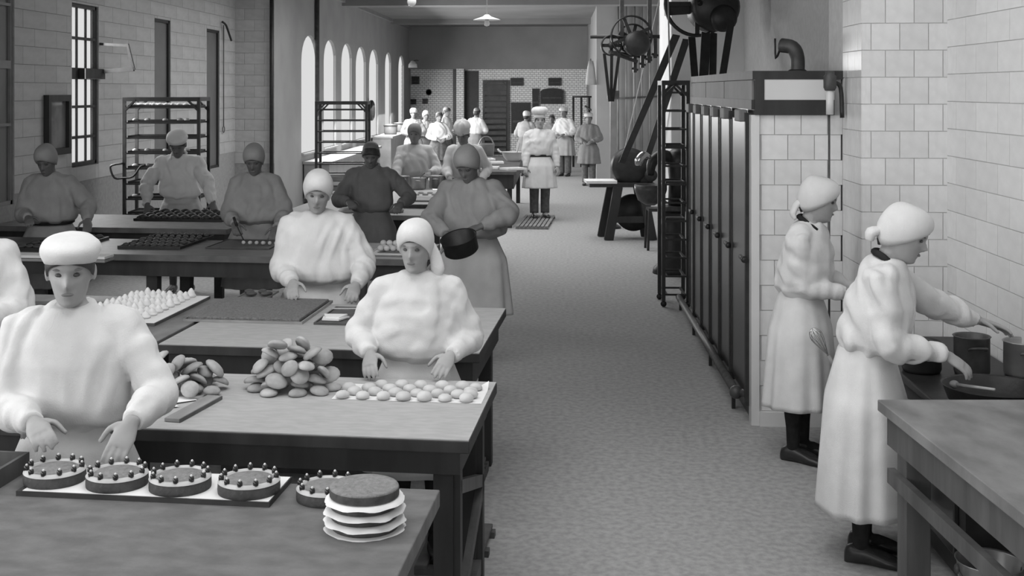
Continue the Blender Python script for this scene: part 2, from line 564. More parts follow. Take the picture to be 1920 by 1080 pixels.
for i, (x0, x1, y0, y1, pw) in enumerate(ADDED_SKYLIGHTS):  # unseen panes added above the lamps in the roof openings
    r = thing('window_%d' % (20 + i), 'barred glass roof light in the ceiling', None, ((x0 + x1) / 2, (y0 + y1) / 2, CEIL + .7))
    r['kind'] = 'structure'
    w, h = x1 - x0, y1 - y0
    MB().bb(-w / 2, w / 2, -h / 2, h / 2, 0, .006).build('pane', M_GLASS, r)
    for k in range(7):
        x = -w / 2 + w * k / 6
        MB().bb(x - .02, x + .02, -h / 2, h / 2, -.03, .04).build('glazing_bar', M_IRONG, r)

# ---- arched windows of the far left wall
for i, (a, b) in enumerate(ARCH):
    r = thing('window_%d' % (i + 10), 'tall white arched window in the long row', None, (LFX - 0.03, (a + b) / 2, 0.95))
    r['kind'] = 'structure'
    w, h = b - a, 2.25
    s = w * 0.32
    # spandrels that round the head of the opening
    for sg in (-1, 1):
        poly = [(sg * w / 2, h)] + [(sg * (w / 2) * math.cos(t), h - s + s * math.sin(t)) for t in [k * PI / 2 / 6 for k in range(7)]]
        pm = MB().prism(poly, 0, 0.068, Matrix(((0, 0, -1), (1, 0, 0), (0, 1, 0))).to_3x3())
        o = pm.build('arch_head', M_PLAST, r)
        o.location = (0.031, 0, 0)
    MB().bb(-0.003, 0.003, -w / 2, w / 2, 0, h).build('pane', M_GLASS, r)
    mb = MB()
    for y in (-w / 2 + 0.02, w / 2 - 0.02):
        mb.bb(-0.02, 0.02, y - 0.02, y + 0.02, 0, h)
    mb.build('window_frame', M_PANELW, r)
    MB().bb(-0.02, 0.08, -w / 2, w / 2, -0.03, 0.0).build('window_sill', M_PLAST, r)

# ================================================================== PEOPLE
PEND = []      # meshes that still have to be fused into one surface


def ellring(c, rx, ry, n=28, e=2.3, M=None, rip=0, k=9, ph=0.0):
    out = []
    for j in range(n):
        a = 2 * PI * j / n
        ca, sa = math.cos(a), math.sin(a)
        q = (abs(ca) ** e + abs(sa) ** e) ** (-1 / e)
        q *= 1 + rip * math.sin(k * a + ph) + rip * 0.6 * math.sin((k + 4) * a + ph * 2.3)
        out.append(Vector((c[0] + rx * ca * q, c[1] + ry * sa * q, c[2])))
    return out


HEADPROF = [(-.118, .020, .050, .012, -.030), (-.110, .036, .068, .030, -.022), (-.098, .046, .080, .040, -.012), (-.080, .053, .086, .052, 0), (-.060, .058, .088, .066, 0),
            (-.040, .063, .087, .080, 0), (-.020, .068, .087, .090, 0), (0, .072, .088, .096, 0), (.020, .075, .092, .099, 0), (.040, .077, .093, .100, 0),
            (.060, .076, .089, .098, 0), (.080, .069, .078, .089, 0), (.098, .055, .060, .070, 0), (.110, .036, .038, .045, 0), (.116, .012, .013, .015, 0)]


def head_pts(z, a, grow=0.0):
    P = HEADPROF
    z = min(max(z, P[0][0]), P[-1][0])
    for i in range(len(P) - 1):
        if P[i][0] <= z <= P[i + 1][0]:
            t = (z - P[i][0]) / (P[i + 1][0] - P[i][0])
            w, f, b, o = [P[i][k] * (1 - t) + P[i + 1][k] * t for k in (1, 2, 3, 4)]
            break
    ca, sa = math.cos(a), math.sin(a)
    dep = f if sa < 0 else b
    return Vector(((w + grow) * ca, (dep + grow) * sa + (o if sa >= 0 else o * 0.3), z))


def head_mesh(mb, X, ears=True):
    n, rs = 28, []
    zs = np.linspace(-.118, .116, 24)
    for z in zs:
        ring = []
        for j in range(n):
            a = 2 * PI * j / n
            p = head_pts(z, a)
            if p.y < 0:
                g = lambda x0, z0, sx, sz: math.exp(-((p.x - x0) / sx) ** 2 - ((z - z0) / sz) ** 2)
                dy = -0.026 * g(0, -.028, .013, .016) - 0.016 * g(0, -.008, .011, .022)
                dy += 0.013 * (g(-.032, .004, .017, .012) + g(.032, .004, .017, .012))
                dy -= 0.006 * g(0, .028, .05, .010) + 0.007 * g(0, -.066, .022, .010) - 0.004 * g(0, -.053, .02, .006)
                dy -= 0.008 * g(0, -.098, .02, .012) + 0.004 * (g(-.04, -.025, .018, .018) + g(.04, -.025, .018, .018))
                p.y += dy
            ring.append(X(p))
        rs.append(ring)
    mb.rings(rs)
    for sg in (-1, 1) if ears else ():
        c = X(Vector((sg * .076, .012, -.012)))
        mb.ell(c, (.010, .018, .032), 8, 6)


def hand_mesh(mb, wr, u, n, side, s, curl=0.5, spread=0.12):
    u = u.normalized()
    n = (n - u * n.dot(u)).normalized()
    v = u.cross(n) if side < 0 else n.cross(u)
    L = lambda a, b, c: wr + (u * a + v * b + n * c) * s
    # palm
    rs = []
    for a, hw, ht in ((-.02, .026, .02), (.0, .028, .02), (.03, .038, .018), (.06, .043, .017), (.088, .041, .014)):
        rs.append([L(a, hw * math.cos(t), ht * math.sin(t)) for t in [2 * PI * k / 12 for k in range(12)]])
    mb.rings(rs)
    for i, (b, ln) in enumerate(((.030, .070), (.010, .080), (-.011, .074), (-.031, .058))):
        c0 = curl * (0.9 + 0.12 * i)
        p = L(.078, b, .0)
        pts, ang, dv = [p], 0.25 * c0, spread * (b / .03)
        for seg in (.45, .32, .25):
            d = (u * math.cos(ang) + n * math.sin(ang) + v * dv * 0.4).normalized()
            p = p + d * (ln * seg * s * 1.05)
            pts.append(p)
            ang += c0 * 0.75
        mb.tube(pts, [.0100 * s, .0095 * s, .0085 * s, .0070 * s], 8, 2)
    p = L(.015, .030, .004)
    d1 = (u * .62 + v * .72 + n * .25).normalized()
    d2 = (u * .88 + v * .30 + n * .35 * (1 + curl)).normalized()
    mb.tube([p, p + d1 * .038 * s, p + d1 * .038 * s + d2 * .036 * s, p + d1 * .038 * s + d2 * .058 * s], [.014 * s, .0115 * s, .010 * s, .0075 * s], 8, 2)


def ik(S, T, l1, l2, pole):
    d = T - S
    L = min(d.length, (l1 + l2) * 0.995)
    dn = d.normalized()
    T2 = S + dn * L
    a = (l1 * l1 - l2 * l2 + L * L) / (2 * L)
    h = math.sqrt(max(l1 * l1 - a * a, 0))
    p = pole - dn * pole.dot(dn)
    p.normalize()
    return S + dn * a + p * h, T2


def person(label, px, d, H, turn=0, lean=0, head=(0, 0, 0), A=None, B=None, cap=None, top=M_WHITE, skirt=M_WHITE, skin=M_SKIN, capm=None,
           hem=0.42, stock=None, belt=None, vox=.009, cvox=.012, wide=1.0, blouse=0.02, shoes=M_LEATHER, trousers=None, face=True, group=None,
           hair=True, wrinkle=0.005, tail=None, z0=0.0, collar=None, neck=0.0, sleeve=1.0, lenarm=1.0, female=True):
    s = H / 1.65
    loc = W(px, HY, d)
    loc.z = z0
    rz = TH + R(turn)
    root = thing('person', label, 'person', loc, rz, group)
    inv = (Matrix.Translation(loc) @ Matrix.Rotation(rz, 4, 'Z')).inverted()
    le = R(lean)

    def T(p):
        p = Vector(p)
        if p.z > .92:
            z = p.z - .92
            p = Vector((p.x, p.y * math.cos(le) - z * math.sin(le), .92 + z * math.cos(le) + p.y * math.sin(le)))
        return p * s
    hy, hp, hr = [R(a) for a in head]
    HM = Matrix.Rotation(hy, 3, 'Z') @ Matrix.Rotation(hp, 3, 'X') @ Matrix.Rotation(hr, 3, 'Y')
    NP = T((0, .005, 1.43))

    def X(p):      # head space -> person space
        return NP + HM @ (Vector((p[0], p[1] - .018, p[2] + .105 + neck)) * (s * 1.06))
    sw = (.148 if female else .165) * (0.5 + 0.5 * wide)
    body, top_mb = MB(), MB()
    # trunk, neck, head
    tr = []
    for z, rx, ry, y in ((.80, .10, .08, 0), (.88, .155, .105, 0), (.98, .13, .09, 0), (1.08, .125, .09, 0), (1.2, .145, .10, 0), (1.3, .155, .10, .005), (1.37, .12, .075, .01), (1.41, .06, .055, .012)):
        tr.append([T(q) for q in ellring((0, y, z), rx, ry, 20)])
    body.rings(tr)
    body.tube([T((0, .012, 1.36)), NP, X((0, .01, -.04))], [.056 * s, .052 * s, .052 * s], 12, 2)
    head_mesh(body, X, cap != 'scarf')
    # arms
    arms = {}
    for side, spec in ((-1, A), (1, B)):
        S = T((side * sw, .01, 1.32))
        spec = spec or {}
        t = spec.get('t')
        if t is None:
            t = Vector(spec.get('loc', (side * .24, -.06, .80))) * s
        elif len(t) == 3:
            t = inv @ WR(t[0], t[1], d * K - (d - t[2]) * 1.12)
        t = Vector(t)
        pole = Vector(spec.get('pole', (side * .5, .8, -.4)))
        E, Wr = ik(S, t, .285 * s * lenarm, .25 * s * lenarm, pole)
        fd = (Wr - E).normalized()
        u = Vector(spec['u']) if 'u' in spec else (fd + Vector((0, -.15, -.25))).normalized()
        nn = Vector(spec.get('n', (-side * .35, .2, -1)))
        body.tube([S, E, Wr], [.052 * s, .042 * s, .027 * s], 10, 4)
        hand_mesh(body, Wr + fd * .012 * s, u, nn, side, s, spec.get('curl', .55))
        arms[side] = (S, E, Wr, fd)
        # sleeve
        pts, rad = [], []
        S0 = T((side * sw * .62, .01, 1.325))
        a0 = S
        r0 = .073 * (0.6 + .4 * wide) * sleeve
        seq = [(S0, .078), (S, r0), (S.lerp(E, .5), r0 * .96), (E, r0 * .92), (E.lerp(Wr, .35), r0 * .86), (E.lerp(Wr, .7), r0 * .70), (Wr - fd * .03 * s, .044 * sleeve), (Wr, .042 * sleeve)]
        for k in range(len(seq) - 1):
            (pa, ra), (pb, rb) = seq[k], seq[k + 1]
            for q in range(4):
                f = q / 4
                rr = ra * (1 - f) + rb * f
                kk = k * 4 + q
                rr *= 1 + (0.055 * math.sin(kk * 1.9 + side) if kk > 5 else 0)
                pts.append(pa.lerp(pb, f)); rad.append(rr * s)
        pts.append(Wr); rad.append(.042 * s * sleeve)
        top_mb.tube(pts, rad, 14, 1)
    # legs
    for side in (-1, 1):
        body.tube([(side * .085 * s, 0, .88 * s), (side * .088 * s, -.01 * s, .66 * s), (side * .088 * s, -.015 * s, .48 * s), (side * .088 * s, .012 * s, .34 * s), (side * .086 * s, .012 * s, .2 * s),
                   (side * .085 * s, .012 * s, .07 * s)], [.085 * s, .072 * s, .054 * s, .056 * s, .042 * s, .036 * s], 12, 3)
        body.tube([(side * .085 * s, .045 * s, .04 * s), (side * .088 * s, -.05 * s, .045 * s), (side * .095 * s, -.15 * s, .025 * s)], [.034 * s, .036 * s, .022 * s], 10, 3)
    bo = body.build('body', skin, root)
    if stock:
        bo.data.materials.append(stock)
    PEND.append((bo, vox * s, 3, 0, (lambda c, zz=.72 * s: (c[:, 2] < zz)) if stock else None))
    # blouse / smock
    w = wide
    bl = blouse
    tr = []
    for z, rx, ry, y in ((.965, .135, .105, 0), (.985, .150 + bl * .4, .115 + bl * .5, 0), (1.01, .165 + bl, .128 + bl, -.004), (1.06, .172 + bl, .135 + bl * .8, -.006), (1.14, .176 + bl * .6, .138 + bl * .3, -.006), (1.22, .180, .138, -.004),
                         (1.29, .168, .122, .002), (1.345, .134, .100, .008), (1.385, .096, .080, .010), (1.412, .070 + neck * .2, .066, .010)):
        tr.append([T(q) for q in ellring((0, y, z), rx * w, ry * (0.4 + .6 * w), 32, 2.4)])
    top_mb.rings(tr)
    to = top_mb.build('smock', top, root)
    PEND.append((to, cvox * s, 10, wrinkle * s, None))
    # skirt / apron
    if skirt:
        rs = []
        hz = hem
        nst = 26
        for k in range(nst):
            t = k / (nst - 1)
            z = 1.0 * (1 - t) + hz * t
            fl = t ** 0.8
            rx = (.138 + .055 * min(t * 3, 1) + .05 * t) * w
            ry = (.108 + .045 * min(t * 3, 1) + .05 * t) * (0.4 + .6 * w)
            rs.append([T((q.x, q.y, q.z)) for q in ellring((0, 0, z), rx, ry, 84, 2.2, rip=.034 * fl, k=11, ph=px * .7 + t * .6)])
        # hollow hem
        for inset in (.012, .03):
            c0 = sum(rs[nst - 1], Vector()) / len(rs[nst - 1])
            rs.append([c0 + (p - c0) * (1 - inset * 6) + Vector((0, 0, .05 * (inset > .02))) for p in rs[nst - 1]])
        MB().rings(list(reversed(rs))).build('apron', skirt, root, True)
    if belt:
        zb = .985
        rs = [[T(q) for q in ellring((0, 0, zb + dz), (.145 + bl * .45) * w + dr, (.112 + bl * .5) * (0.4 + .6 * w) + dr, 32)] for dz, dr in ((-.018, .004), (-.014, .012), (.012, .014), (.016, .004))]
        MB().rings(rs).build('waistband', belt, root, True)
    if trousers:
        mb = MB()
        for side in (-1, 1):
            mb.tube([(side * .085 * s, 0, .95 * s), (side * .09 * s, -.005 * s, .66 * s), (side * .09 * s, -.01 * s, .46 * s), (side * .088 * s, .01 * s, .25 * s), (side * .088 * s, .008 * s, .07 * s)],
                    [.105 * s, .095 * s, .078 * s, .072 * s, .070 * s], 16, 4)
        mb.build('trousers', trousers, root, True)
    if shoes:
        for side in (-1, 1):
            mb = MB()
            rs = []
            for y, hw, h, zz in ((.085, .018, .05, .0), (.075, .034, .075, 0), (.045, .039, .085, 0), (0, .038, .085, 0), (-.05, .040, .070, 0), (-.10, .046, .052, 0), (-.15, .044, .042, 0), (-.178, .030, .034, 0), (-.19, .012, .02, 0)):
                rs.append([Vector((side * (.088 + max(-y, 0) * .1) + hw * math.cos(t), y, max(zz + h * .5 + h * .5 * math.sin(t) * 1.08, .001))) * s for t in [2 * PI * k / 14 for k in range(14)]])
            mb.rings(rs)
            mb.build('shoe', shoes, root, True)
    # face
    if face:
        for sg in (-1, 1):
            c = X(head_pts(.004, -PI / 2 + sg * .42, -.004))
            MB().ell(c, (.0135 * s, .008 * s, .0075 * s), 10, 6, HM).build('eye', M_EYE, root, True)
            c = X(head_pts(.024, -PI / 2 + sg * .42, .001))
            MB().ell(c, (.019 * s, .006 * s, .004 * s), 10, 5, HM).build('eyebrow', M_LIP, root, True)
        c = X(Vector((0, -.0925, -.060)))
        MB().ell(c, (.022 * s, .007 * s, .0065 * s), 10, 6, HM).build('mouth', M_LIP, root, True)
    capm = capm or top

    def dome(zf, zb, grow, puff, sq=1.0, lean_y=0.0, n=32, rows=12, rip=0.0, k=9, ex=1.1):
        """shell over the skull from a rim (zf in front, zb at the back) up to the crown"""
        rs = []
        for i in range(rows + 1):
            t = i / rows
            ring = []
            for j in range(n):
                a = 2 * PI * j / n
                zr = zf + (zb - zf) * (1 - (0.5 - 0.5 * math.sin(a)) ** ex)
                z = zr + (.108 + puff - zr) * math.sin(t * PI / 2) ** sq if t < 1 else .108 + puff
                bulge = math.sin(t * PI) ** 0.7
                zz = min(z, .108)
                bz = max(zr, -.05)
                base = head_pts(bz + (.045 - bz) * min(t * 3, 1) if bz < .045 else bz, a, .008)
                c = Vector((0, .005 + lean_y * t, 0))
                rr = max(math.cos(t * PI / 2), .02) ** 0.62
                q = Vector((base.x * rr, (base.y - .005) * rr, 0)) * (1 + grow * bulge) * (1 + rip * math.sin(k * a + 3 * t) * bulge) + c
                q.z = z
                ring.append(X(q))
            rs.append(ring)
        ins = [[X((0, 0, .02)).lerp(p, .9) for p in rs[0]]]
        return MB().rings(ins + rs)
    if hair:
        dome(.045, -.085, .02, -.006, 1.0).build('hair', M_HAIR, root, True)
    if cap == 'scarf':
        dome(.048, -.08, .16, .026, .95, .012, rip=.012, k=13, ex=1.7).build('headscarf', capm, root, True)
    elif cap == 'flat':
        dome(.045, .01, .30, .012, .75, .01, rip=.03, k=7).build('cap', capm, root, True)
    elif cap == 'soft':
        dome(.036, -.02, .16, .022, .85, .01, rip=.02, k=9).build('cap', capm, root, True)
    elif cap == 'crown':
        h = MB()
        rs = []
        for z, g in ((.030, .010), (.075, .012), (.080, .022), (.11, .026), (.135, .014), (.16, .0), (.175, -.03), (.178, -.06)):
            rs.append([X(Vector((p.x, p.y, z + .006 * math.sin(5 * j * 2 * PI / 32)))) for j, p in enumerate([head_pts(.04, 2 * PI * j / 32, g + .004 * math.sin(j * 2.1)) for j in range(32)])])
        h.rings(rs).build('tall_cap', capm, root, True)
    elif cap == 'toque':
        band, puff = [], []
        for z, g in ((.036, .008), (.06, .011), (.085, .010)):
            band.append([X(Vector((p.x, p.y, z))) for p in [head_pts(.04, 2 * PI * j / 32, g) for j in range(32)]])
        MB().rings(band).build('hat_band', capm, root, True)
        for z, g in ((.085, .0), (.095, .022), (.115, .042), (.145, .052), (.175, .044), (.198, .018), (.208, -.02), (.210, -.06)):
            puff.append([X(Vector((p.x, p.y, z))) for p in [head_pts(.04, 2 * PI * j / 40, g + .003 * math.sin(j * 2 * PI / 40 * 10)) for j in range(40)]])
        MB().rings(puff).build('hat_crown', capm, root, True)
    if tail:
        pts, rad = tail
        MB().tube([X(p) for p in pts], [r * s for r in rad], 12, 4, .6).build('scarf_tail', capm, root, True)
    if collar:
        MB().tube([T((-.06, -.062, 1.375)), T((-.066, .03, 1.42)), T((0, .075, 1.425)), T((.066, .03, 1.42)), T((.06, -.062, 1.375))], [.010 * s, .016 * s, .016 * s, .016 * s, .010 * s], 8, 4).build('collar', collar, root, True)
    return root


def fuse_pending():
    for o, vs, sm, wr, mf in PEND:
        m = o.modifiers.new('remesh', 'REMESH')
        m.mode, m.voxel_size = 'VOXEL', vs
        m = o.modifiers.new('smooth', 'SMOOTH')
        m.factor, m.iterations = 0.5, sm
    dg = bpy.context.evaluated_depsgraph_get()
    dg.update()
    for o, vs, sm, wr, mf in PEND:
        me = bpy.data.meshes.new_from_object(o.evaluated_get(dg))
        o.modifiers.clear()
        o.data = me
        n = len(me.vertices)
        if wr > 0:
            co = np.empty(n * 3, 'f'); me.vertices.foreach_get('co', co); co = co.reshape(-1, 3)
            no = np.empty(n * 3, 'f'); me.vertices.foreach_get('normal', no); no = no.reshape(-1, 3)
            warp = np.sin(co @ rng.normal(0, 9, (3, 3)) + rng.rand(3) * 6) * 0.05
            p = co + warp
            f = np.zeros(n)
            for k in range(7):
                kv = rng.normal(0, 1, 3) * (1, 1, .4)
                kv = kv / np.linalg.norm(kv) * rng.uniform(28, 75)
                f += np.sin(p @ kv + rng.rand() * 6) * (60 / np.linalg.norm(kv)) ** 0.8
            f = np.tanh(f * 0.45) * 1.3
            co2 = co + no * (f * wr)[:, None]
            me.vertices.foreach_set('co', co2.astype('f').ravel())
        me.polygons.foreach_set('use_smooth', [True] * len(me.polygons))
        if mf is not None:
            npoly = len(me.polygons)
            c = np.empty(npoly * 3, 'f'); me.polygons.foreach_get('center', c); c = c.reshape(-1, 3)
            me.polygons.foreach_set('material_index', mf(c).astype('i'))
        me.update()
    PEND.clear()


NEAR = dict(vox=.0055, cvox=.008)
MID = dict(vox=.008, cvox=.010)
FAR = dict(vox=.013, cvox=.014, face=False)

# ================================================================== TABLES
TZ = .88
TROT = TH - math.atan((1190 - CX) / F)
TX = Vector((math.cos(TROT), math.sin(TROT), 0))
TY = Vector((-math.sin(TROT), math.cos(TROT), 0))


def flat(v, z=0.0):
    return Vector((v.x, v.y, z))


def table(name, label, fr, length, width, surf, edge=M_WOODD, frame=M_WOODD, rot=TROT, thick=.05, apron=.10, brace=False, leg=.075, h=TZ, rail=None, over=.04, cover=False, ends=None):
    """local frame: x from -length to 0, y from 0 (near) to width"""
    r = thing(name, label, 'table', flat(fr), rot)
    MB().bb(-length, 0, 0, width, h - thick, h - (0.004 if cover else 0)).build('tabletop', edge, r, False, .004)
    if cover:
        MB().bb(-length + .003, -.003, .003, width - .003, h - .005, h).build('top_covering', surf, r)
    o = over
    MB().bb(-length + o, -o, o, o + .03, h - thick - apron, h - thick).build('apron_board', frame, r)
    MB().bb(-length + o, -o, width - o - .03, width - o, h - thick - apron, h - thick).build('apron_board', frame, r)
    for x in (-length + o, -o - .03):
        MB().bb(x, x + .03, o + .03, width - o - .03, h - thick - apron, h - thick).build('apron_board', frame, r)
    for x in (-length + o + leg / 2 + .03, -o - leg / 2 - .03) + ((-length / 2,) if length > 2.4 else ()):
        for y in (o + leg / 2 + .03, width - o - leg / 2 - .03):
            MB().bb(x - leg / 2, x + leg / 2, y - leg / 2, y + leg / 2, 0, h - thick).build('leg', frame, r, False, .004)
    if brace:
        xx = -o - .02
        y0, y1 = o + .05, width - o - .05
        MB().bar((xx, y0, h - .2), (xx, y1, .48), .03, .05).build('brace', M_WOODM, r)
        MB().bar((xx, y1, .46), (xx, y0, .16), .03, .05).build('brace', M_WOODM, r)
        MB().bb(xx - .04, xx + .01, y0, y1, .10, .16).build('stretcher', M_WOODM, r)
        for y in (y0 + .02, y1 - .02):
            MB().bb(xx - .02, xx + .015, y - .03, y + .03, .0, h - thick).build('end_post', frame, r)
    if rail:
        for x in (-length + o, -o - .03):
            MB().bb(x, x + .03, o, width - o, rail, rail + .06).build('side_rail', M_WOODM, r)
    return r


br1 = G(825, 918, TZ)
t1 = table('work_table', 'grey worn work table nearest the camera carrying the cakes', br1 - TY * 1.9, 3.4, 1.9, M_TOPM, edge=M_TOPM, thick=.055)
fr2 = G(880, 826, TZ)
w2 = (G(931, 716, TZ) - fr2).dot(TY)
t2 = table('work_table', 'light topped work table with cross braced end under the bun rows', fr2, 3.9, w2, M_TOPL, brace=True, cover=True, apron=.09)
fl3 = G(296, 645, TZ)
fr3 = fl3 + TX * 1.62
t3 = table('work_table', 'light topped table carrying the sheet cake tray', fr3, 1.62, 1.2, M_TOPL, cover=True, apron=.13)
t3b = table('work_table', 'dark wooden table with the tray of white meringues', fl3 - TX * .03 + TY * .0, 2.6, 1.3, M_TOPM, edge=M_TOPR, apron=.13)
fr4 = G(788, 487, TZ)
t4 = table('work_bench', 'long dark bench in front of the row of grey smocked workers', fr4, 4.25, .92, M_TOPD, edge=M_TOPD, apron=.12, leg=.09)
fr5 = G(425, 430, TZ)
t5 = table('work_bench', 'bench with a rounded edge under the twisted rolls tray', fr5, 2.3, 1.1, M_TOPR, edge=M_TOPM, apron=.2)
fr6 = G(834, 405, TZ)
t6 = table('work_table', 'pale scrubbed table with copper pots behind the capless worker', fr6, 1.75, 3.1, M_TOPL, edge=M_TOPL, apron=.14)
fr7 = G(968, 322, TZ)
t7 = table('work_table', 'cluttered far table holding the wide mixing bowl', fr7, 1.3, 4.3, M_WOODL, rot=0.0, edge=M_WOODM, apron=.22)
# right hand table, square to the camera axis
blr = G(1645, 749, TZ)
RROT = TH
RX = Vector((math.cos(RROT), math.sin(RROT), 0))
RY = Vector((-math.sin(RROT), math.cos(RROT), 0))
tr_len = .93
tr = table('work_table', 'heavy worn table at the right edge beside the stove', blr + RX * tr_len - RY * 3.0, tr_len, 3.0, M_TOPR, edge=M_TOPR, frame=M_WOODM, rot=RROT, thick=.045, apron=.13, leg=.1, rail=.55, over=.03)

# ================================================================== PEOPLE IN THE PHOTO
M_APR = mat('unbleached_apron', 0.58, 0.64, 0.9, 9, bump=0.2, bscale=220, spec=0.1)
person('man in white smock and soft white cap arranging cakes at the front table', 140, 3.12, 1.625, turn=6, lean=6, head=(6, 8, 0), female=False,
       A=dict(t=(62, 792, 2.84), pole=(-.55, .75, -.35), curl=.7), B=dict(t=(248, 790, 2.84), pole=(.55, .75, -.35), u=(-.35, -.5, -.75), curl=.35), cap='flat', wide=1.12, hem=.4, stock=M_TROUS, trousers=M_TROUS, skirt=M_WHITE2, wrinkle=.004, **NEAR)
person('woman in white headscarf and loose white smock bending over the sheet cake tray', 598, 5.44, 1.635, lean=8, head=(4, 16, 3),
       A=dict(t=(548, 529, 5.14), u=(.1, -.85, -.38), pole=(-.55, .75, -.35), curl=.6), B=dict(t=(668, 533, 5.14), u=(-.1, -.85, -.38), pole=(.55, .75, -.35), curl=.8), cap='scarf', wide=1.26, blouse=.045, hem=.4, stock=M_BLACKC, neck=.0, vox=.007, cvox=.009)
person('woman in white smock and headscarf with side tail laying out round buns', 783, 3.98, 1.485, z0=.052, lean=6, head=(-12, 6, 0),
       A=dict(t=(693, 662, 3.80), pole=(-.55, .75, -.35), u=(.05, -.8, -.45), curl=.6), B=dict(t=(846, 665, 3.80), pole=(.55, .75, -.35), u=(-.35, -.75, -.42), curl=.3), cap='scarf', wide=1.14, blouse=.03, hem=.4, stock=M_BLACKC,
       tail=([(.070, .030, .01), (.088, .030, -.05), (.100, .022, -.11), (.092, .015, -.15)], [.018, .030, .036, .012]), **NEAR)
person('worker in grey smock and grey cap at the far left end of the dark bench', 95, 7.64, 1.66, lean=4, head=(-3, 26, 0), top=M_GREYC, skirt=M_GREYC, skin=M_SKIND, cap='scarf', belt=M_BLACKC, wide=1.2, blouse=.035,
       A=dict(t=(52, 408, 7.36), pole=(-.55, .75, -.35)), B=dict(t=(165, 412, 7.36), pole=(.55, .75, -.35)), **MID)
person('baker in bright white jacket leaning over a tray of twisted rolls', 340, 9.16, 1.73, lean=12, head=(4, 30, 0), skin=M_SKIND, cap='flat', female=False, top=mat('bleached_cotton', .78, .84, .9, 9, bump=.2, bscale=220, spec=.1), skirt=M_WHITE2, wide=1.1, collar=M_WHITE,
       A=dict(t=(276, 384, 8.78), pole=(-1, .2, .3)), B=dict(t=(402, 387, 8.78), pole=(1, .2, .3)), wrinkle=.008, **MID)
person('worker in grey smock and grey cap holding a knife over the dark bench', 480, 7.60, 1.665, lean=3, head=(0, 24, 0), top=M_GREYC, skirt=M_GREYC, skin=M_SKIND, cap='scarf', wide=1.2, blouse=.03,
       A=dict(t=(440, 420, 7.3), pole=(-.55, .75, -.35), curl=1.2), B=dict(t=(520, 426, 7.32), pole=(.55, .75, -.35)), **MID)
person('capless dark haired worker in grey smock before the pale table', 697, 8.35, 1.655, lean=2, head=(0, 24, 0), top=M_GREYD, skirt=M_GREYD, skin=M_SKIND, cap=None, wide=1.12, blouse=.02, collar=M_GREYC, female=False,
       A=dict(t=(652, 378, 8.1), pole=(-.6, .8, -.2), curl=1.2), B=dict(t=(752, 382, 8.15), pole=(.6, .8, -.2), curl=1.2), **MID)
person('tall woman in grey smock and pale apron holding a dark pan', 884, 6.68, 1.72, turn=-8, lean=3, head=(-12, 32, 0), top=M_GREYC, skirt=M_APR, skin=M_SKIND, cap='scarf', wide=1.26, blouse=.045, stock=M_BLACKC, hem=.41,
       A=dict(t=(836, 438, 6.36), pole=(-1, .2, -.3), curl=1.1), B=dict(t=(902, 424, 6.36), pole=(1, .25, .05), u=(-.8, -.3, -.3), curl=1.1), **MID)
person('baker in white shirt and dark round cap behind the copper pots', 778, 11.55, 1.67, lean=4, head=(-4, 4, 0), skin=M_SKIND, top=M_WHITE2, skirt=M_WHITE2, cap='scarf', capm=M_GREYD, female=False, wide=1.12,
       A=dict(t=(742, 345, 11.2), pole=(-.55, .75, -.35)), B=dict(t=(806, 324, 11.3), pole=(.55, .75, -.35)), **MID)
person('baker in tall folded white hat reaching to the pale table', 873, 11.35, 1.70, turn=-12, lean=10, head=(-4, 22, 0), skin=M_SKIND, cap='crown', female=False, wide=1.02,
       A=dict(t=(842, 332, 11.0), pole=(-.55, .75, -.35)), B=dict(loc=(.24, -.16, .95)), **MID)
person('chef in full whites and puffed white hat standing on the slatted board', 1012, 14.2, 1.70, turn=8, head=(-6, 0, 0), cap='toque', trousers=M_TROUS, hem=.47, belt=M_BLACKC, female=False, wide=1.16, blouse=.01,
       A=dict(loc=(-.25, -.10, .80), curl=.9), B=dict(loc=(.27, -.10, .78), curl=.9), z0=.055, **MID)
person('woman in long white overall and headscarf reaching over the stove', 1622, 3.98, 1.625, turn=68, lean=13, head=(4, 22, 0), cap='scarf', wide=1.14, hem=.245, stock=M_BLACKC, blouse=.01, skin=M_SKIN,
       A=dict(t=(1768, 664, 3.80), pole=(-.4, .3, -.8), u=(.1, -.75, -.5), curl=.5), B=dict(t=(1868, 618, 4.15), pole=(.3, .2, -.8), u=(.0, -.9, -.25), curl=.4),
       tail=([(-.01, .09, -.02), (-.02, .125, -.045), (-.02, .12, -.08)], [.03, .045, .03]), wrinkle=.009, collar=M_BLACKC, **NEAR)
person('woman in white dress and tied headscarf standing by the oven block', 1500, 5.05, 1.625, turn=56, lean=8, head=(24, 12, 0), cap='scarf', wide=1.06, hem=.325, stock=M_BLACKC, blouse=.015, collar=M_BLACKC,
       A=dict(t=(1584, 548, 4.92), pole=(-.3, .5, -.8)), B=dict(t=(1606, 545, 5.15), pole=(.3, .4, -.8)),
       tail=([(-.0, .085, -.02), (-.01, .11, -.05), (-.02, .12, -.10), (-.03, .10, -.13)], [.025, .032, .03, .012]), wrinkle=.007, **NEAR)
person('person in white smock cut by the left edge, only a sleeve in view', -66, 4.17, 1.70, turn=10, lean=6, head=(0, 15, 0), cap='scarf', wide=1.25, A=dict(t=(-130, 590, 4.0)), B=dict(t=(-30, 598, 3.95), pole=(.55, .75, -.35)), stock=M_BLACKC, **MID)
fargrp = 'bakers at the far ovens'
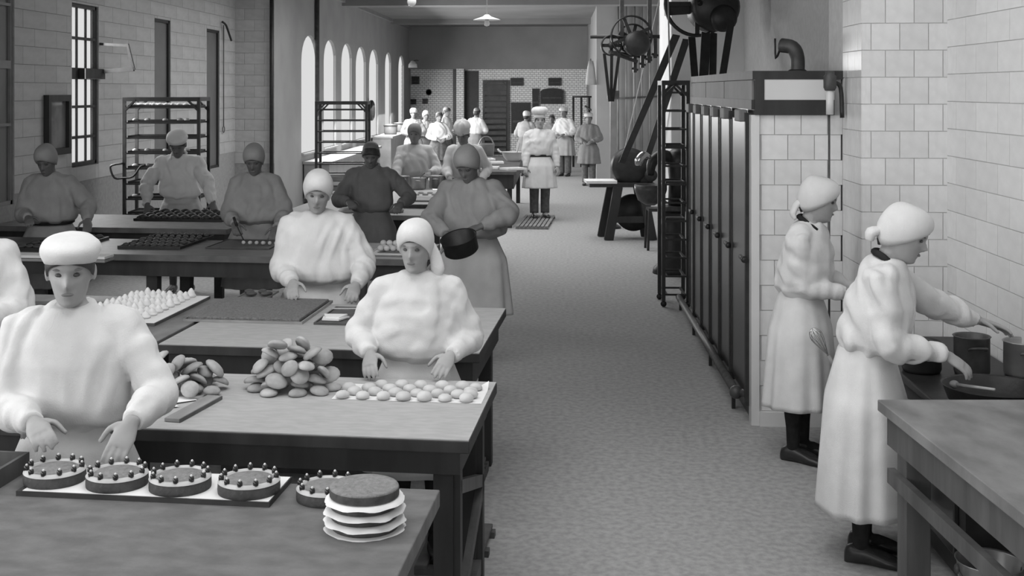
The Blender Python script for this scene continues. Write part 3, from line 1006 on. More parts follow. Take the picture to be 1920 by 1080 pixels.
for lab, px, d, H, turn, top, sk, cp, skin in [
        ('leftmost far baker in pale cap before the brick wall', 775, 22.0, 1.66, 10, M_GREYC, M_GREYC, 'soft', M_SKIND),
        ('far baker in white headcloth second from the arched windows', 797, 22.6, 1.58, 25, M_GREYC, M_GREYD, 'scarf', M_SKIND),
        ('bareheaded far baker in light shirt with arms together', 822, 20.4, 1.62, 20, M_APR, M_TROUS, None, M_SKIND),
        ('bareheaded far baker in vest beside the brick corner', 834, 23.0, 1.68, 60, M_APR, M_TROUS, None, M_SKIND),
        ('far baker seen from behind at the dark oven rack', 892, 22.5, 1.67, 150, M_WHITE2, M_GREYD, None, M_SKIND),
        ('far baker half hidden behind the chef on his left', 986, 21.5, 1.60, 160, M_GREYC, M_GREYD, 'soft', M_SKIND),
        ('short far baker in the gloom right of the chef', 1036, 22.5, 1.50, -20, M_GREYD, M_GREYD, None, M_SKIND),
        ('far baker in white cap and long apron right of the chef', 1059, 21.5, 1.70, -30, M_APR, M_GREYC, 'flat', M_SKIND),
        ('far baker in dim smock carrying a dark load by the pipes', 1104, 19.4, 1.62, -10, M_GREYD, M_GREYD, 'flat', M_SKIND)]:
    person(lab, px, d, H, turn=turn, top=top, skirt=sk, cap=cp, capm=M_WHITE2 if cp else None, skin=skin, trousers=M_TROUS, wide=1.1, hem=.5, lean=3, head=(0, 8, 0),
           A=dict(loc=(-.10, -.22, 1.0), pole=(-1, .5, -.5)), B=dict(loc=(.10, -.22, 1.02), pole=(1, .5, -.5)), group=fargrp, **FAR)
fuse_pending()

# ================================================================== OVEN BLOCK
OX, OY0, OY1, OZ = 1.26, 5.6 * K, 8.15 * K, 2.27
ov = thing('oven_block', 'tall black enamelled oven block with a tiled end and rows of doors', 'oven', (OX, OY0, 0))
MB().bb(.03, .55, .03, OY1 - OY0, 0, OZ - .02).build('body', M_GROUT, ov)
MB().bb(.0, .03, .03, OY1 - OY0, .0, OZ - .12).build('door_frame', M_DOOR, ov)
oz = lambda py: zat(py, 5.6)
MB().bb(-.015, .56, -.012, OY1 - OY0, OZ - .055, OZ).build('cornice', M_WOODD, ov)
MB().bb(.0, .06, -.012, .03, oz(215), OZ - .055).build('corner_stile', M_WOODD, ov)
MB().bb(.06, .50, -.012, .03, oz(215), oz(187)).build('band', M_WOODD, ov)
MB().bb(.06, .50, -.008, .03, oz(187), OZ - .055).build('white_panel', M_PANELW, ov)
for a, b in ((.03, 1.30), (1.33, 2.42), (2.45, 3.5)):
    MB().bb(-.012, .02, a, b, oz(187), OZ - .06).build('fascia_panel', mat('dull_grey_panel', .13, .17, .6, 4), ov)
MB().bb(-.02, .02, .0, OY1 - OY0, oz(205), oz(187)).build('fascia_rail', M_WOODD, ov)
edges = [v * K for v in (.08, .60, 1.02, 1.43, 1.85, 2.26, 2.53)]
for a, b in zip(edges[:-1], edges[1:]):
    dr = MB().bb(-.03, 0, a + .022, b - .022, .14, 1.96).build('door', M_DOOR, ov, False, .006)
    mb = MB()
    mb.bb(-.038, -.03, a + .03, a + .055, .16, 1.94).bb(-.038, -.03, b - .055, b - .03, .16, 1.94)
    mb.build('door_stile', M_DOOR, dr)
    MB().bar((-.055, a - .02, 1.05), (-.055, a + .14, 1.05), .02, .022).ell((-.055, a - .03, 1.05), (.02, .024, .022)).build('handle', M_IRON, dr, True)
    MB().bb(-.075, -.02, a + .05, a + .26, 1.94, 2.02).build('hinge_box', mat('dull_grey_panel', .13, .17, .6, 4), dr, False, .008)
    MB().bb(-.045, 0, a - .02, a + .02, .1, 2.0).build('door_post', M_IRON, ov)
MB().bb(-.02, .03, .0, .10, 0, oz(215)).build('corner_post', M_PANELW, ov)
MB().bb(.03, .56, -.02, .03, 0, .09).build('plinth', M_WHITEP, ov)
for row in range(13):
    z0 = .09 + row * TR
    z1 = min(z0 + TR, oz(215))
    x = .045 - (TS / 2 if row % 2 else 0)
    while x < .55:
        a, b = max(x, .03), min(x + TS, .56)
        if b - a > .02 and z1 - z0 > .03:
            o = bpy.data.objects.new('tile', tile_me)
            COL.objects.link(o)
            o.parent = ov
            o.location, o.scale = ((a + b) / 2, .026, (z0 + z1) / 2), (b - a - .005, .012 + random.uniform(-.001, .001), z1 - z0 - .005)
        x += TS
# fittings
st = thing('steam_fitting', 'small metal valve on top of a white pipe at the oven corner', 'valve', W(1556, 215, 5.40))
MB().tube([(0, 0, 0), (0, 0, .16)], .024, 12).build('pipe', M_PANELW, st, True)
MB().tube([(.0, .02, -1.75), (.0, .02, .02)], .007, 8).build('lead', M_IRONG, st, True)
MB().lathe([(.0, .15), (.03, .15), (.04, .17), (.04, .24), (.028, .25), (.028, .27), (0, .275)], 16).build('valve_body', M_IRONG, st, True)
MB().tube([(.02, 0, .2), (.07, .02, .17), (.08, .02, -.02)], .014, 8, 4).build('outlet', M_IRON, st, True)
fp = thing('flue_elbow', 'dark stovepipe elbow standing on the oven roof', 'pipe', W(1495, 132, 6.0))
fp.location.z = OZ
MB().tube([(0, 0, 0), (0, 0, .10), (-.03, 0, .17), (-.10, .05, .19)], .05, 14, 4).build('elbow', M_IRONG, fp, True)
MB().lathe([(.062, 0), (.065, .012), (.052, .02)], 16).build('collar', M_IRON, fp, True)
MB().tube([(-.10, .05, .19), (-.13, .1, .10), (-.135, .1, .24)], .008, 6, 3).build('rod', M_IRON, fp, True)
pp = thing('floor_pipe', 'long grey pipe running along the foot of the oven doors', 'pipe', (0, 0, 0))
pa, pb, pc = G(1272, 556, .10), G(1380, 735, .14), G(1438, 743, .14)
MB().tube([pa, pb], .030, 12).build('run', M_IRONG, pp, True)
MB().tube([pb, pc], .026, 12).build('branch', M_IRONG, pp, True)
MB().ell(pb, (.045, .045, .045)).build('elbow', M_IRONG, pp, True)
MB().tube([pc, pc + RX * .07], [.032, .012], 10).build('tap', M_IRON, pp, True)
for t in (.05, .35, .65, .97):
    q = pa.lerp(pb, t)
    MB().bb(q.x - .012, q.x + .012, q.y - .012, q.y + .012, 0, q.z).build('bracket', M_IRON, pp)

# ================================================================== RACKS
def rack(label, px, py, d, w, dep, h, shelves, rz=0.0, trays=True, tilt=0.0, m=M_IRON, rails=True, zlow=.3):
    p = W(px, py, d)
    r = thing('tray_rack', label, 'rack', (p.x, p.y, 0), TH + rz)
    for x in (-w / 2, w / 2):
        for y in (0, dep):
            MB().bb(x - .018, x + .018, y - .018, y + .018, .06, h).build('post', m, r)
            MB().tube([(x, y - .012, .03), (x, y + .012, .03)], .03, 10).build('castor', m, r, True)
    for y in (0, dep):
        MB().bb(-w / 2, w / 2, y - .02, y + .02, h - .045, h).build('top_bar', m, r)
        for sx in (-1, 1):
            MB().bar((sx * (w / 2 - .01), y, h - .15), (sx * (w / 2 - .13), y, h - .03), .02, .05, (0, 1, 0)).build('corner_brace', m, r)
    for x in (-w / 2, w / 2):
        MB().bb(x - .018, x + .018, 0, dep, h - .045, h).build('side_bar', m, r)
    step = (h - .12 - zlow) / (shelves - 1)
    for i in range(shelves):
        z = h - .12 - i * step
        for x in (-w / 2 + .03, w / 2 - .03):
            MB().bb(x - .012, x + .012, -.02, dep + .02, z - .006, z + .006).build('runner', m, r)
        if rails:
            for y in (0, dep):
                MB().bb(-w / 2, w / 2, y - .007, y + .007, z - .009, z + .009).build('shelf_bar', m, r)
    return r, step


tray_me = {}


def tray(label, loc, rz, w, d, m=M_IRON, rim=.022, group=None, name='baking_tray', tilt=0):
    r = thing(name, label, 'tray', loc, rz, group)
    MB().bb(-w / 2, w / 2, -d / 2, d / 2, 0, .006).build('base', m, r)
    mb = MB()
    mb.bb(-w / 2, w / 2, -d / 2, -d / 2 + .008, .006, rim).bb(-w / 2, w / 2, d / 2 - .008, d / 2, .006, rim)
    mb.bb(-w / 2, -w / 2 + .008, -d / 2 + .008, d / 2 - .008, .006, rim).bb(w / 2 - .008, w / 2, -d / 2 + .008, d / 2 - .008, .006, rim)
    mb.build('rim', m, r)
    return r


lump = MB().ell((0, 0, 0), (1, 1, 1), 10, 6).mesh('pastry')


def lumps(name, label, cat, group, spots, m, size, jit=.2, ids=None):
    me = lump.copy()
    me.materials.append(m)
    me.polygons.foreach_set('use_smooth', [True] * len(me.polygons))
    for n_, p in enumerate(spots):
        lab = label if ids is None else '%s, %s from left%s' % (label, ORDN[n_ // ids], (', %s row' % (ORDN[n_ % ids] if n_ % ids else 'front')) if ids > 1 else '')
        o = tag(link(name, me), lab, cat, group)
        k = random.uniform(1 - jit, 1 + jit)
        o.scale = (size[0] * k, size[1] * random.uniform(1 - jit, 1 + jit), size[2])
        o.location = (p[0], p[1], p[2] + size[2] + .0015)
        o.rotation_euler = (0, 0, random.uniform(0, PI))


ORDN = ('first', 'second', 'third', 'fourth', 'fifth', 'sixth', 'seventh', 'eighth', 'ninth', 'tenth')
ORD = ['top', 'second', 'third', 'fourth', 'fifth', 'sixth', 'seventh', 'eighth', 'ninth', 'tenth', 'eleventh', 'twelfth']
# loaded rack behind the leaning baker
rk1, st1 = rack('tall dark loaded tray rack behind the leaning baker', 303, 185, 10.0, .86, .5, 2.06, 10, zlow=.35)
rl = lambda r, x, y, z: r.matrix_basis @ Vector((x, y, z))
for i in range(10):
    z = 2.06 - .12 - i * st1 + .008
    tr_ = tray('black tray %s from the top in the loaded rack' % (ORD[i] if i else 'highest'), rl(rk1, 0, .25, z), TH, .80, .44)
    if i == 0:
        lumps('white_bun', 'white bun on the highest tray of the loaded rack', 'bun', 'white buns on the highest rack tray', [rl(rk1, -.34 + .075 * k, y, z + .006) for k in range(10) for y in (.085, .22, .36)], M_MERI, (.034, .034, .02), ids=3)
    elif i in (1, 3, 4, 6):
        lumps('bread_roll', 'roll on the %s tray of the loaded rack' % ORD[i], 'roll', 'rolls in the loaded rack', [rl(rk1, x, .085 + .05 * (k % 2), z + .006) for k, x in enumerate((-.33, -.2, .02, .18, .27))], M_BUN, (.035, .035, .02), ids=1)
# side bracket of that rack
hb = thing('rack_handle', 'bent iron pull bar hooked on the loaded rack', 'handle', rl(rk1, -.43, -.03, 1.18))
MB().tube([(0, 0, .12), (-.12, -.02, .10), (-.15, -.02, .06), (-.10, -.02, -.05), (.0, 0, -.05), (.12, -.02, -.03), (.20, -.01, .08), (.26, 0, .1)], .012, 8, 3).build('bar', M_IRON, hb, True)
rk2, st2 = rack('empty dark tray rack in front of the arched windows', 640, 190, 12.4, .72, .45, 1.98, 11, zlow=.3)
rk3, st3 = rack('narrow dark shelf rack beside the oven doors', 1267, 149, 8.55, .24, .42, 2.24, 12, zlow=.12, rz=R(-3))
for i in (3, 5, 7):
    tray('black tray %s from the top in the narrow rack' % ORD[i], rl(rk3, 0, .21, 2.24 - .12 - i * st3 + .008), rk3.rotation_euler.z, .19, .36)
rk4, st4 = rack('tall dark oven rack before the far brick wall', 929, 148, 22.8, .62, .5, 2.40, 14, zlow=.3)
NT2 = ORDN + ('eleventh', 'twelfth')
for i in range(2, 14, 1):
    tray('black tray %s from the top in the far oven rack' % (NT2[i - 2]), rl(rk4, 0, .25, 2.40 - .12 - i * st4 + .008), TH, .57, .44, group='trays of the far oven rack')

# ================================================================== BACK WALL FITTINGS
def plate(name, label, cat, x0, x1, y0, y1, d=27.97, m=M_IRON, t=.06, arch=0, parts=True):
    a, b = W(x0, y1, d), W(x1, y0, d)
    w, h = (b - a).length, b.z - a.z
    w = math.hypot(b.x - a.x, b.y - a.y)
    r = thing(name, label, cat, (a.x, BACKY - .001, a.z))
    if arch:
        poly = [(0, 0), (w, 0), (w, h * .75)] + [(w / 2 + w / 2 * math.cos(k * PI / 8), h * .75 + h * .25 * math.sin(k * PI / 8)) for k in range(1, 8)] + [(0, h * .75)]
    else:
        poly = [(0, 0), (w, 0), (w, h), (0, h)]
    mm = Matrix(((1, 0, 0), (0, 0, -1), (0, 1, 0)))
    MB().prism(poly, 0, t, mm).build('plate', m, r)
    MB().bb(w * .1, w * .9, -t - .03, -t, h * .35, h * .42).build('handle', M_IRONG, r)
    MB().bb(.002, .03, -t - .012, -t, .002, h * .7).bb(w - .03, w - .002, -t - .012, -t, .002, h * .7).build('frame', M_IRONG, r)
    return r


plate('bread_oven', 'wide arched black oven mouth in the far brick wall', 'oven', 1013, 1057, 165, 195, arch=1, t=.1)
plate('oven_plate', 'black damper plate left of the arched oven mouth', 'damper', 957, 981, 146, 161)
plate('oven_plate', 'black damper plate above the arched oven mouth', 'damper', 1028, 1052, 146, 161)
plate('oven_plate', 'tall narrow black iron plate beside the arched oven mouth', 'damper', 998, 1011, 166, 208)
plate('oven_plate', 'square black plate high on the left brick wall', 'damper', 770, 785, 143, 158)
plate('oven_plate', 'small black plate low on the left brick wall', 'damper', 768, 779, 186, 196)
plate('oven_plate', 'small dark box under the round dial', 'damper', 791, 801, 185, 195)
plate('bread_oven', 'dark oven front behind the oven rack', 'oven', 905, 955, 150, 290, t=.08, m=mat('sooty_iron', .07, .1, .6, 6))
plate('bread_oven', 'low dark oven opening right of the rack', 'oven', 958, 994, 192, 250, t=.08)
plate('doorway_panel', 'tall dark doorway beside the brick corner pillar', 'door', 869, 897, 133, 330, t=.03)
dl = W(802, 173, 27.9)
cl = thing('wall_dial', 'round dark rimmed dial on the far brick wall', 'dial', (dl.x, BACKY - .001, dl.z))
mm = Matrix(((1, 0, 0), (0, 0, -1), (0, 1, 0)))
MB().lathe([(.09, 0), (.1, .03), (.075, .05), (.07, .03)], 20, m=mm).build('rim', M_IRON, cl, True)
MB().lathe([(0, .028), (.07, .03)], 20, m=mm).build('face', M_PANELG, cl)
bp_ = W(861, 250, 27.5)
pl = struct('trim_4', MB().bb(bp_.x - .12, bp_.x + .12, BACKY - .5, BACKY, 0, 2.82), M_BRICK, 'white brick pillar beside the far doorway')
struct('trim_5', MB().bb(bp_.x - .24, bp_.x - .14, BACKY - .4, BACKY, 0, 2.82), M_IRONG, 'dark iron stanchion beside the brick pillar')
lp = W(774, 122, 26.5)
sl = thing('wall_lamp', 'small white lamp shade above the far brick wall', 'lamp', (lp.x, lp.y, lp.z))
MB().lathe([(.0, .14), (.05, .13), (.13, .02), (.14, -.08), (.12, -.08), (.04, .1), (0, .11)], 18).build('shade', M_PANELW, sl, True)
MB().tube([(0, 0, .12), (.05, .4, .16), (.05, 1.0, .16)], .015, 6, 3).build('arm', M_IRON, sl, True)
# far left counters under the arched windows
for lab, a, b, h in (('pale shelf counter under the furthest arched windows', 22.0 * K, 27.2 * K, .95), ('low counter under the nearer arched windows', 16.0 * K, 20.6 * K, .80)):
    c = thing('wall_counter', lab, 'counter', (LFX + .01, a, 0))
    MB().bb(0, .55, 0, b - a, h - .05, h).build('worktop', M_WOODL, c)
    MB().bb(.02, .5, .02, b - a - .02, .1, h - .05).build('body', M_PANELG, c)
for lab, px, py, d in (('pale flour bin on the far counter', 735, 238, 24.5), ('low sack on the far counter', 745, 246, 23.2)):
    p = W(px, py, d)
    c = thing('flour_bin', lab, 'bin', (LFX + .3, p.y, .95))
    MB().lathe([(.0, 0), (.16, 0), (.18, .05), (.18, .22), (.15, .26), (0, .27)], 16).build('drum', M_PANELG, c, True)
    MB().lathe([(.19, .22), (.19, .25), (.0, .28)], 16).build('lid', M_IRONG, c, True)
# wall disc by the empty rack
p = W(696, 207, 18)
dk = thing('wall_fan', 'dark round disc on the window wall beside the empty rack', 'wall disc', (LFX + .01, YW(691, LFX), zat(207, 21.9)))
mx_ = Matrix(((0, 0, 1), (0, 1, 0), (1, 0, 0)))
MB().lathe([(.0, .0), (.24, .0), (.24, .1), (.2, .13), (.0, .13)], 22, m=mx_).build('disc', M_IRONG, dk, True)
MB().lathe([(.24, .02), (.26, .04), (.26, .09), (.24, .11)], 22, m=mx_).build('rim', M_IRON, dk, True)

# ================================================================== LEFT WALL BITS
yA, yB = YW(89, LNX + .05), YW(131, LNX + .05)
fr = thing('framed_panel', 'dark framed glazed panel hung on the tiled wall', 'picture', (LNX + .008, yA, zat(290, 9.4)))
w, h = yB - yA, zat(178, 9.4) - zat(290, 9.4)
for y0, y1, z0, z1 in ((0, w, 0, .07), (0, w, h - .07, h), (0, .06, .07, h - .07), (w - .06, w, .07, h - .07)):
    MB().bb(0, .06, y0, y1, z0, z1).build('frame_bar', M_WOODD, fr)
MB().bb(0, .02, .05, w - .05, .05, h - .05).build('glazing', mat('dull_glass', .13, .22, .12, 3), fr)
vp = W(514, 100, 14.0)
dp = tag(MB().tube([(LFX - .03, JOGY - .09, .0), (LFX - .03, JOGY - .09, CEIL)], .035, 10).build('drain_pipe', M_IRON, None, True), 'thin dark pipe running up the wall corner', 'pipe')
dp2 = tag(MB().tube([(LFX + .05, YW(590, LFX), .5), (LFX + .05, YW(590, LFX), 4.0)], .045, 8).build('conduit', M_IRONG, None, True), 'thin grey pipe beside the first arched window', 'pipe')
cd = thing('pull_cord', 'hanging cord with a ring beside the dark window slot', 'cord', (LNX + .03, YW(416, LNX), 1.45))
MB().tube([(0, 0, 0.1), (0, 0, 1.75)], .008, 6).build('cord', M_IRONG, cd, True)
MB().tube([(0, .05 * math.cos(t), .05 + .05 * math.sin(t)) for t in [2 * PI * k / 16 for k in range(17)]], .007, 6).build('ring', M_IRONG, cd, True)
MB().tube([(0, -.1, 1.80), (.05, -.05, 1.75), (.08, .02, 1.62), (.1, .1, 1.5)], .018, 8, 3).build('lever', M_IRON, cd, True)

# ================================================================== PENDANT LAMP
lp = W(913, 37, 12.2)
ld = thing('pendant_lamp', 'wide white pendant lamp shade hanging from the ceiling', 'lamp', lp)
MB().lathe([(.0, .075), (.03, .07), (.06, .045), (.19, .0), (.195, -.006), (.06, .03), (.0, .05)], 26).build('lamp_shade', M_PANELW, ld, True)
MB().lathe([(.028, .0), (.03, .04), (0, .045)], 14).build('socket', M_IRON, ld, True)
MB().lathe([(.0, -.095), (.03, -.085), (.042, -.055), (.032, -.02), (.022, .0)], 16).build('bulb', M_BULB, ld, True)
MB().tube([(0, 0, .07), (0, 0, CEIL - lp.z)], .005, 6).build('cord', M_CORD, ld, True)
lp = W(772, 3, 12.2)
ld = thing('pendant_lamp', 'bare globe lamp at the top left of the ceiling', 'lamp', lp)
MB().ell((0, 0, 0), (.065, .065, .07)).build('bulb', M_BULB, ld, True)
MB().lathe([(.03, .06), (.032, .1), (0, .11)], 14).build('socket', M_IRON, ld, True)
MB().tube([(0, 0, .1), (0, 0, CEIL - lp.z)], .005, 6).build('cord', M_CORD, ld, True)

# ================================================================== MACHINERY
AY = Matrix(((1, 0, 0), (0, 0, -1), (0, 1, 0)))      # lathe axis along -y (towards the camera)


def wheel(parent, c, r, w, spokes=5, m=M_IRON, name='pulley', rim=.022, hub=.05, ax=AY, off=0.0):
    o = MB().lathe([(r - rim, 0), (r, 0), (r, w), (r - rim, w), (r - rim, 0)], 40, c, ax, cap=False).build(name, m, parent, True)
    MB().lathe([(0, -.02), (hub, -.02), (hub, w + .03), (0, w + .03)], 16, c, ax).build('hub', m, o, True)
    for k in range(spokes):
        a = 2 * PI * k / spokes + off
        d = ax @ Vector((math.cos(a), math.sin(a), 0))
        q = Vector(c) + ax @ Vector((0, 0, w / 2))
        MB().bar(q + d * hub * .6, q + d * (r - rim * .5), .05, .022, ax @ Vector((0, 0, 1))).build('spoke', m, o)
    return o


# line shaft group 1 (smaller, further away)
g1 = thing('line_shaft', 'far overhead pulley drive with a large spoked wheel', 'machine', W(1183, 68, 13.0), TH)
g1.location = W(1183, 68, 13.0)
k1 = 13.0 / F0
wheel(g1, (0, 0, 0), 39 * k1, .10, 4, off=.4)
wheel(g1, (6 * k1, .22, -4 * k1), 29 * k1, .08, 5, off=.1)
wheel(g1, (-36 * k1, .1, -17 * k1), 20 * k1, .10, 4)
MB().lathe([(0, 0), (.16, 0), (.19, .04), (.19, .30), (.15, .36), (0, .36)], 24, (10 * k1, .12, -14 * k1), AY).build('motor', M_IRON, g1, True)
MB().tube([(-.6, .15, 0), (1.0, .15, 0)], .03, 10).build('shaft', M_IRON, g1, True)
MB().bar((-38 * k1, .0, -30 * k1), (12 * k1, .0, -48 * k1), .08, .05).build('bed_rail', M_IRON, g1)
MB().bar((-38 * k1, .3, -28 * k1), (44 * k1, .3, -40 * k1), .08, .05).build('bed_rail', M_IRON, g1)
for i, x in enumerate((8, 22, 34, 46)):
    z = -(44 - i * 6)
    MB().bar((x * k1, .05, (z + 22) * k1), (x * k1, .05, (z - 24 + i * 3) * k1), .05, .09, (0, 1, 0)).build('hanger', M_IRON, g1)
    MB().bar((x * k1 - .05, .05, (z - 16 + i * 3) * k1), (x * k1 + .05, .05, (z - 19 + i * 3) * k1), .05, .03).build('hanger_foot', M_IRON, g1)
MB().tube([(.45, .0, -.02), (.53, .0, -.05), (.50, 0, -.25), (.60, 0, -.42)], .03, 8, 3).build('shift_fork', M_IRON, g1, True)
for x in (-.12, .30):
    MB().bb(x - .03, x + .03, .12, .18, .0, CEIL - g1.location.z).build('ceiling_hanger', M_IRONG, g1)
MB().bb(.5, 1.25, .1, .2, .10, .16).build('wall_bracket', M_PANELG, g1)
MB().bar((.55, .15, .12), (.95, .15, -.06), .03, .04).build('bracket_strut', M_IRONG, g1)
# line shaft group 2 (nearer, cut by the top of the picture)
g2 = thing('line_shaft', 'near overhead pulley drive with dark motor above the oven', 'machine', W(1306, 8, 9.6), TH)
k2 = 9.6 / F0
wheel(g2, (0, 0, 0), 62 * k2, .07, 4, rim=.035, hub=.07)
MB().lathe([(0, 0), (.20, 0), (.25, .05), (.27, .10), (.27, .42), (.22, .5), (0, .5)], 32, (32 * k2, .30, -6 * k2), AY).build('motor', M_IRON, g2, True)
wheel(g2, (36 * k2, .42, 4 * k2), 44 * k2, .10, 5, rim=.03)
MB().lathe([(0, 0), (.13, 0), (.15, .03), (.15, .10), (.1, .14), (0, .14)], 22, (44 * k2, -.10, -28 * k2), AY).build('end_shield', M_IRON, g2, True)
MB().tube([(0, .5, 0), (0, -.2, 0)], .035, 10).build('shaft', M_IRON, g2, True)
MB().bar((-.35, .03, -12 * k2), (.0, .03, -8 * k2), .06, .11).build('guard_arm', M_IRON, g2)
MB().bb(-.05, .5, .1, .5, .20, .28).build('motor_bed', M_IRON, g2)
for x, y in ((.02, .15), (.44, .15), (.02, .45), (.44, .45)):
    MB().bb(x - .03, x + .03, y - .03, y + .03, .28, CEIL - g2.location.z).build('ceiling_hanger', M_IRONG, g2)


def belt(label, pts, w=.07, t=.008, grp=None, m=M_BELT, drive=None):
    mb = MB()
    for a, b in pts:
        mb.bar(a, b, w, t, (0, 1, .2))
    o = mb.build('drive_belt', m)
    if drive is not None:       # a belt running on the pulleys belongs to that drive
        o.parent = drive
        o.matrix_parent_inverse = drive.matrix_basis.inverted()
        return tag(o, label)
    return tag(o, label, 'belt', grp)


belt('wide dark drive belt slanting from the near pulleys down to the dough brake', [(W(1268, 66, 9.7), W(1166, 305, 12.0))], .085, .012)
belt('second dark drive belt slanting to the back of the dough brake', [(W(1287, 74, 9.8), W(1212, 300, 12.1))], .085, .012)
for i, (x0, y0, x1, lab) in enumerate(((1297, 70, 1306, 'leftmost dark belt dropping behind the oven roof'), (1324, 62, 1317, 'wide second belt dropping behind the oven roof'),
                                      (1338, 62, 1335, 'third dark belt dropping behind the oven roof'), (1371, 40, 1347, 'rightmost slanting belt dropping behind the oven roof'))):
    belt(lab, [(W(x0, y0, 9.2 + .06 * i), W(x1, 190, 8.6 + .06 * i))], .075 if i != 1 else .10, .012, drive=g2)
for x0, lab in ((1133, 'left thin belt meeting the grey post below the far pulley'), (1147, 'middle thin belt meeting the grey post below the far pulley'), (1161, 'right thin belt meeting the grey post below the far pulley')):
    belt(lab, [(W(x0, 100, 12.80 + (x0 - 1133) * .002), W(1146 + (x0 - 1147) * .2, 190, 13.1 + (x0 - 1133) * .002))], .045, .008, drive=g1)
ps = G(1150, 428, 0)
pst = thing('belt_post', 'grey machine post below the far pulley drive', 'post', (ps.x, ps.y, 0))
MB().bb(-.05, .05, -.05, .05, 0, zat(178, 13.4)).build('post', M_PANELG, pst, False, .006)
MB().lathe([(.12, 0), (.12, .03), (.07, .06)], 14).build('foot', M_IRON, pst, True)
MB().bb(-.09, .09, -.06, .06, zat(185, 13.4), zat(170, 13.4)).build('head', M_IRONG, pst)
for i, (x0, y0, x1, y1, d0_, d1_, lab) in enumerate(((1250, -62, 1170, 285, 14.0, 13.7, 'thin pale line slanting left behind the belts'), (1249, -176, 1256, 151, 9.5, 8.62, 'thin pale line hanging beside the white pier'))):
    tag(MB().tube([W(x0, y0, d0_), W(x1, y1, d1_)], .008, 6).build('rope', M_CORD), lab, 'rope')

# dough brake on splayed legs
D1 = 12.2
kk = D1 / F0
db = thing('dough_brake', 'dark dough brake with a big drum on splayed legs', 'machine', G(1182, 450, 0), TH)
zz = lambda py: zat(py, D1)
MB().bb(-78 * kk, 45 * kk, -.05, .45, zz(353), zz(345)).build('bed_board', M_WOODD, db)
MB().bb(-84 * kk, -26 * kk, -.06, .40, zz(346), zz(341)).build('pale_board', M_PAPER, db)
for (x0, x1, y) in ((-24, -42, -.04), (-30, -49, .40), (22, 41, -.04), (20, 36, .40)):
    MB().bar((x0 * kk, y, zz(352)), (x1 * kk, y, .0), .13, .07, (0, 1, 0)).build('leg', M_WOODD, db)
MB().bb(-30 * kk, 34 * kk, -.06, -.01, zz(420), zz(408)).build('stretcher', M_WOODD, db)
MB().lathe([(0, 0), (.06, 0), (.06, -.02), (.10, -.02), (.13, .02), (.19, .02), (.20, .0), (.25, .0), (.27, .03), (.27, .33), (.2, .36), (0, .36)], 40, (3 * kk, .40, zz(316)), AY).build('drum', M_IRON, db, True)
MB().lathe([(0, 0), (.24, 0), (.26, .03), (.26, .22), (0, .22)], 40, (8 * kk, .34, zz(404)), AY).build('lower_drum', M_IRON, db, True)
MB().bb(20 * kk, 44 * kk, .05, .40, zz(345), zz(300)).build('gear_case', M_IRON, db, False, .01)
MB().lathe([(0, 0), (.08, 0), (.09, .02), (.09, .06), (0, .07)], 20, (38 * kk, -.02, zz(330)), AY).build('hand_knob', M_IRON, db, True)
# mixer behind the narrow rack
mx = thing('dough_mixer', 'dark cast iron dough mixer behind the narrow rack', 'machine', G(1262, 512, 0), TH)
zm = lambda py: zat(py, 10.2)
MB().rings([[Vector((q.x, q.y, z)) for q in ellring((0, 0, z), rx, ry, 20)] for z, rx, ry in ((0, .24, .22), (.06, .23, .21), (.12, .17, .16), (.5, .13, .13), (.74, .14, .14))]).build('pedestal', M_IRON, mx, True)
MB().bb(-.12, .30, -.2, .2, .74, .79).build('table', M_IRONG, mx, False, .01)
MB().rings([[Vector((q.x, q.y, z)) for q in ellring((.08, .05, z), rx, ry, 20)] for z, rx, ry in ((.79, .13, .13), (1.1, .12, .12), (1.3, .14, .16), (1.42, .12, .15), (1.46, .05, .06))]).build('column', M_IRON, mx, True)
MB().tube([(.05, .05, 1.3), (-.12, 0, 1.38), (-.25, -.05, 1.30), (-.27, -.05, 1.15)], [.07, .07, .06, .04], 12, 4).build('head', M_IRON, mx, True)
MB().lathe([(.05, .80), (.15, .86), (.19, .98), (.19, 1.04), (.175, 1.04), (.13, .88), (0, .84)], 22, (-.27, -.05, 0)).build('bowl', M_IRONG, mx, True)
MB().tube([(-.28, -.1, 1.36), (-.36, -.14, 1.39), (-.42, -.16, 1.33), (-.43, -.16, 1.27)], [.02, .05, .05, .03], 12, 4).build('polished_guard', M_BRIGHT, mx, True)
sb = thing('iron_stand', 'low dark iron stand beside the dough brake', 'stand', G(1228, 470, 0), TH)
MB().bb(-.08, .12, 0, .3, .52, .56).build('top', M_IRON, sb)
for x, y in ((-.07, .01), (.10, .01), (-.07, .28), (.10, .28)):
    MB().bar((x, y, .53), (x * 1.3, y, 0), .03, .04).build('leg', M_IRON, sb)
# pipes on the wall return
for i, (px, r_) in enumerate(((1158, .025), (1173, .02), (1188, .03), (1202, .02), (1217, .025), (1232, .02))):
    p = W(px, 100, 20)
    tag(MB().tube([(p.x, 20 * K - .07, .6), (p.x, 20 * K - .07, CEIL)], r_, 8).build('wall_pipe', M_PANELG, None, True), 'thin vertical pipe %s on the wall return' % ['nearest the far opening', 'second from the far opening', 'third from the far opening', 'fourth from the far opening', 'fifth from the far opening', 'furthest from the far opening'][i], 'pipe', 'pipes on the wall return')
tag(MB().tube([(W(1150, 190, 19.8).x, 20 * K - .13, zat(185, 19.8)), (W(1245, 190, 19.8).x, 20 * K - .13, zat(180, 19.8))], .02, 8).build('wall_pipe', M_IRONG, None, True), 'horizontal dark pipe crossing the vertical pipes', 'pipe')
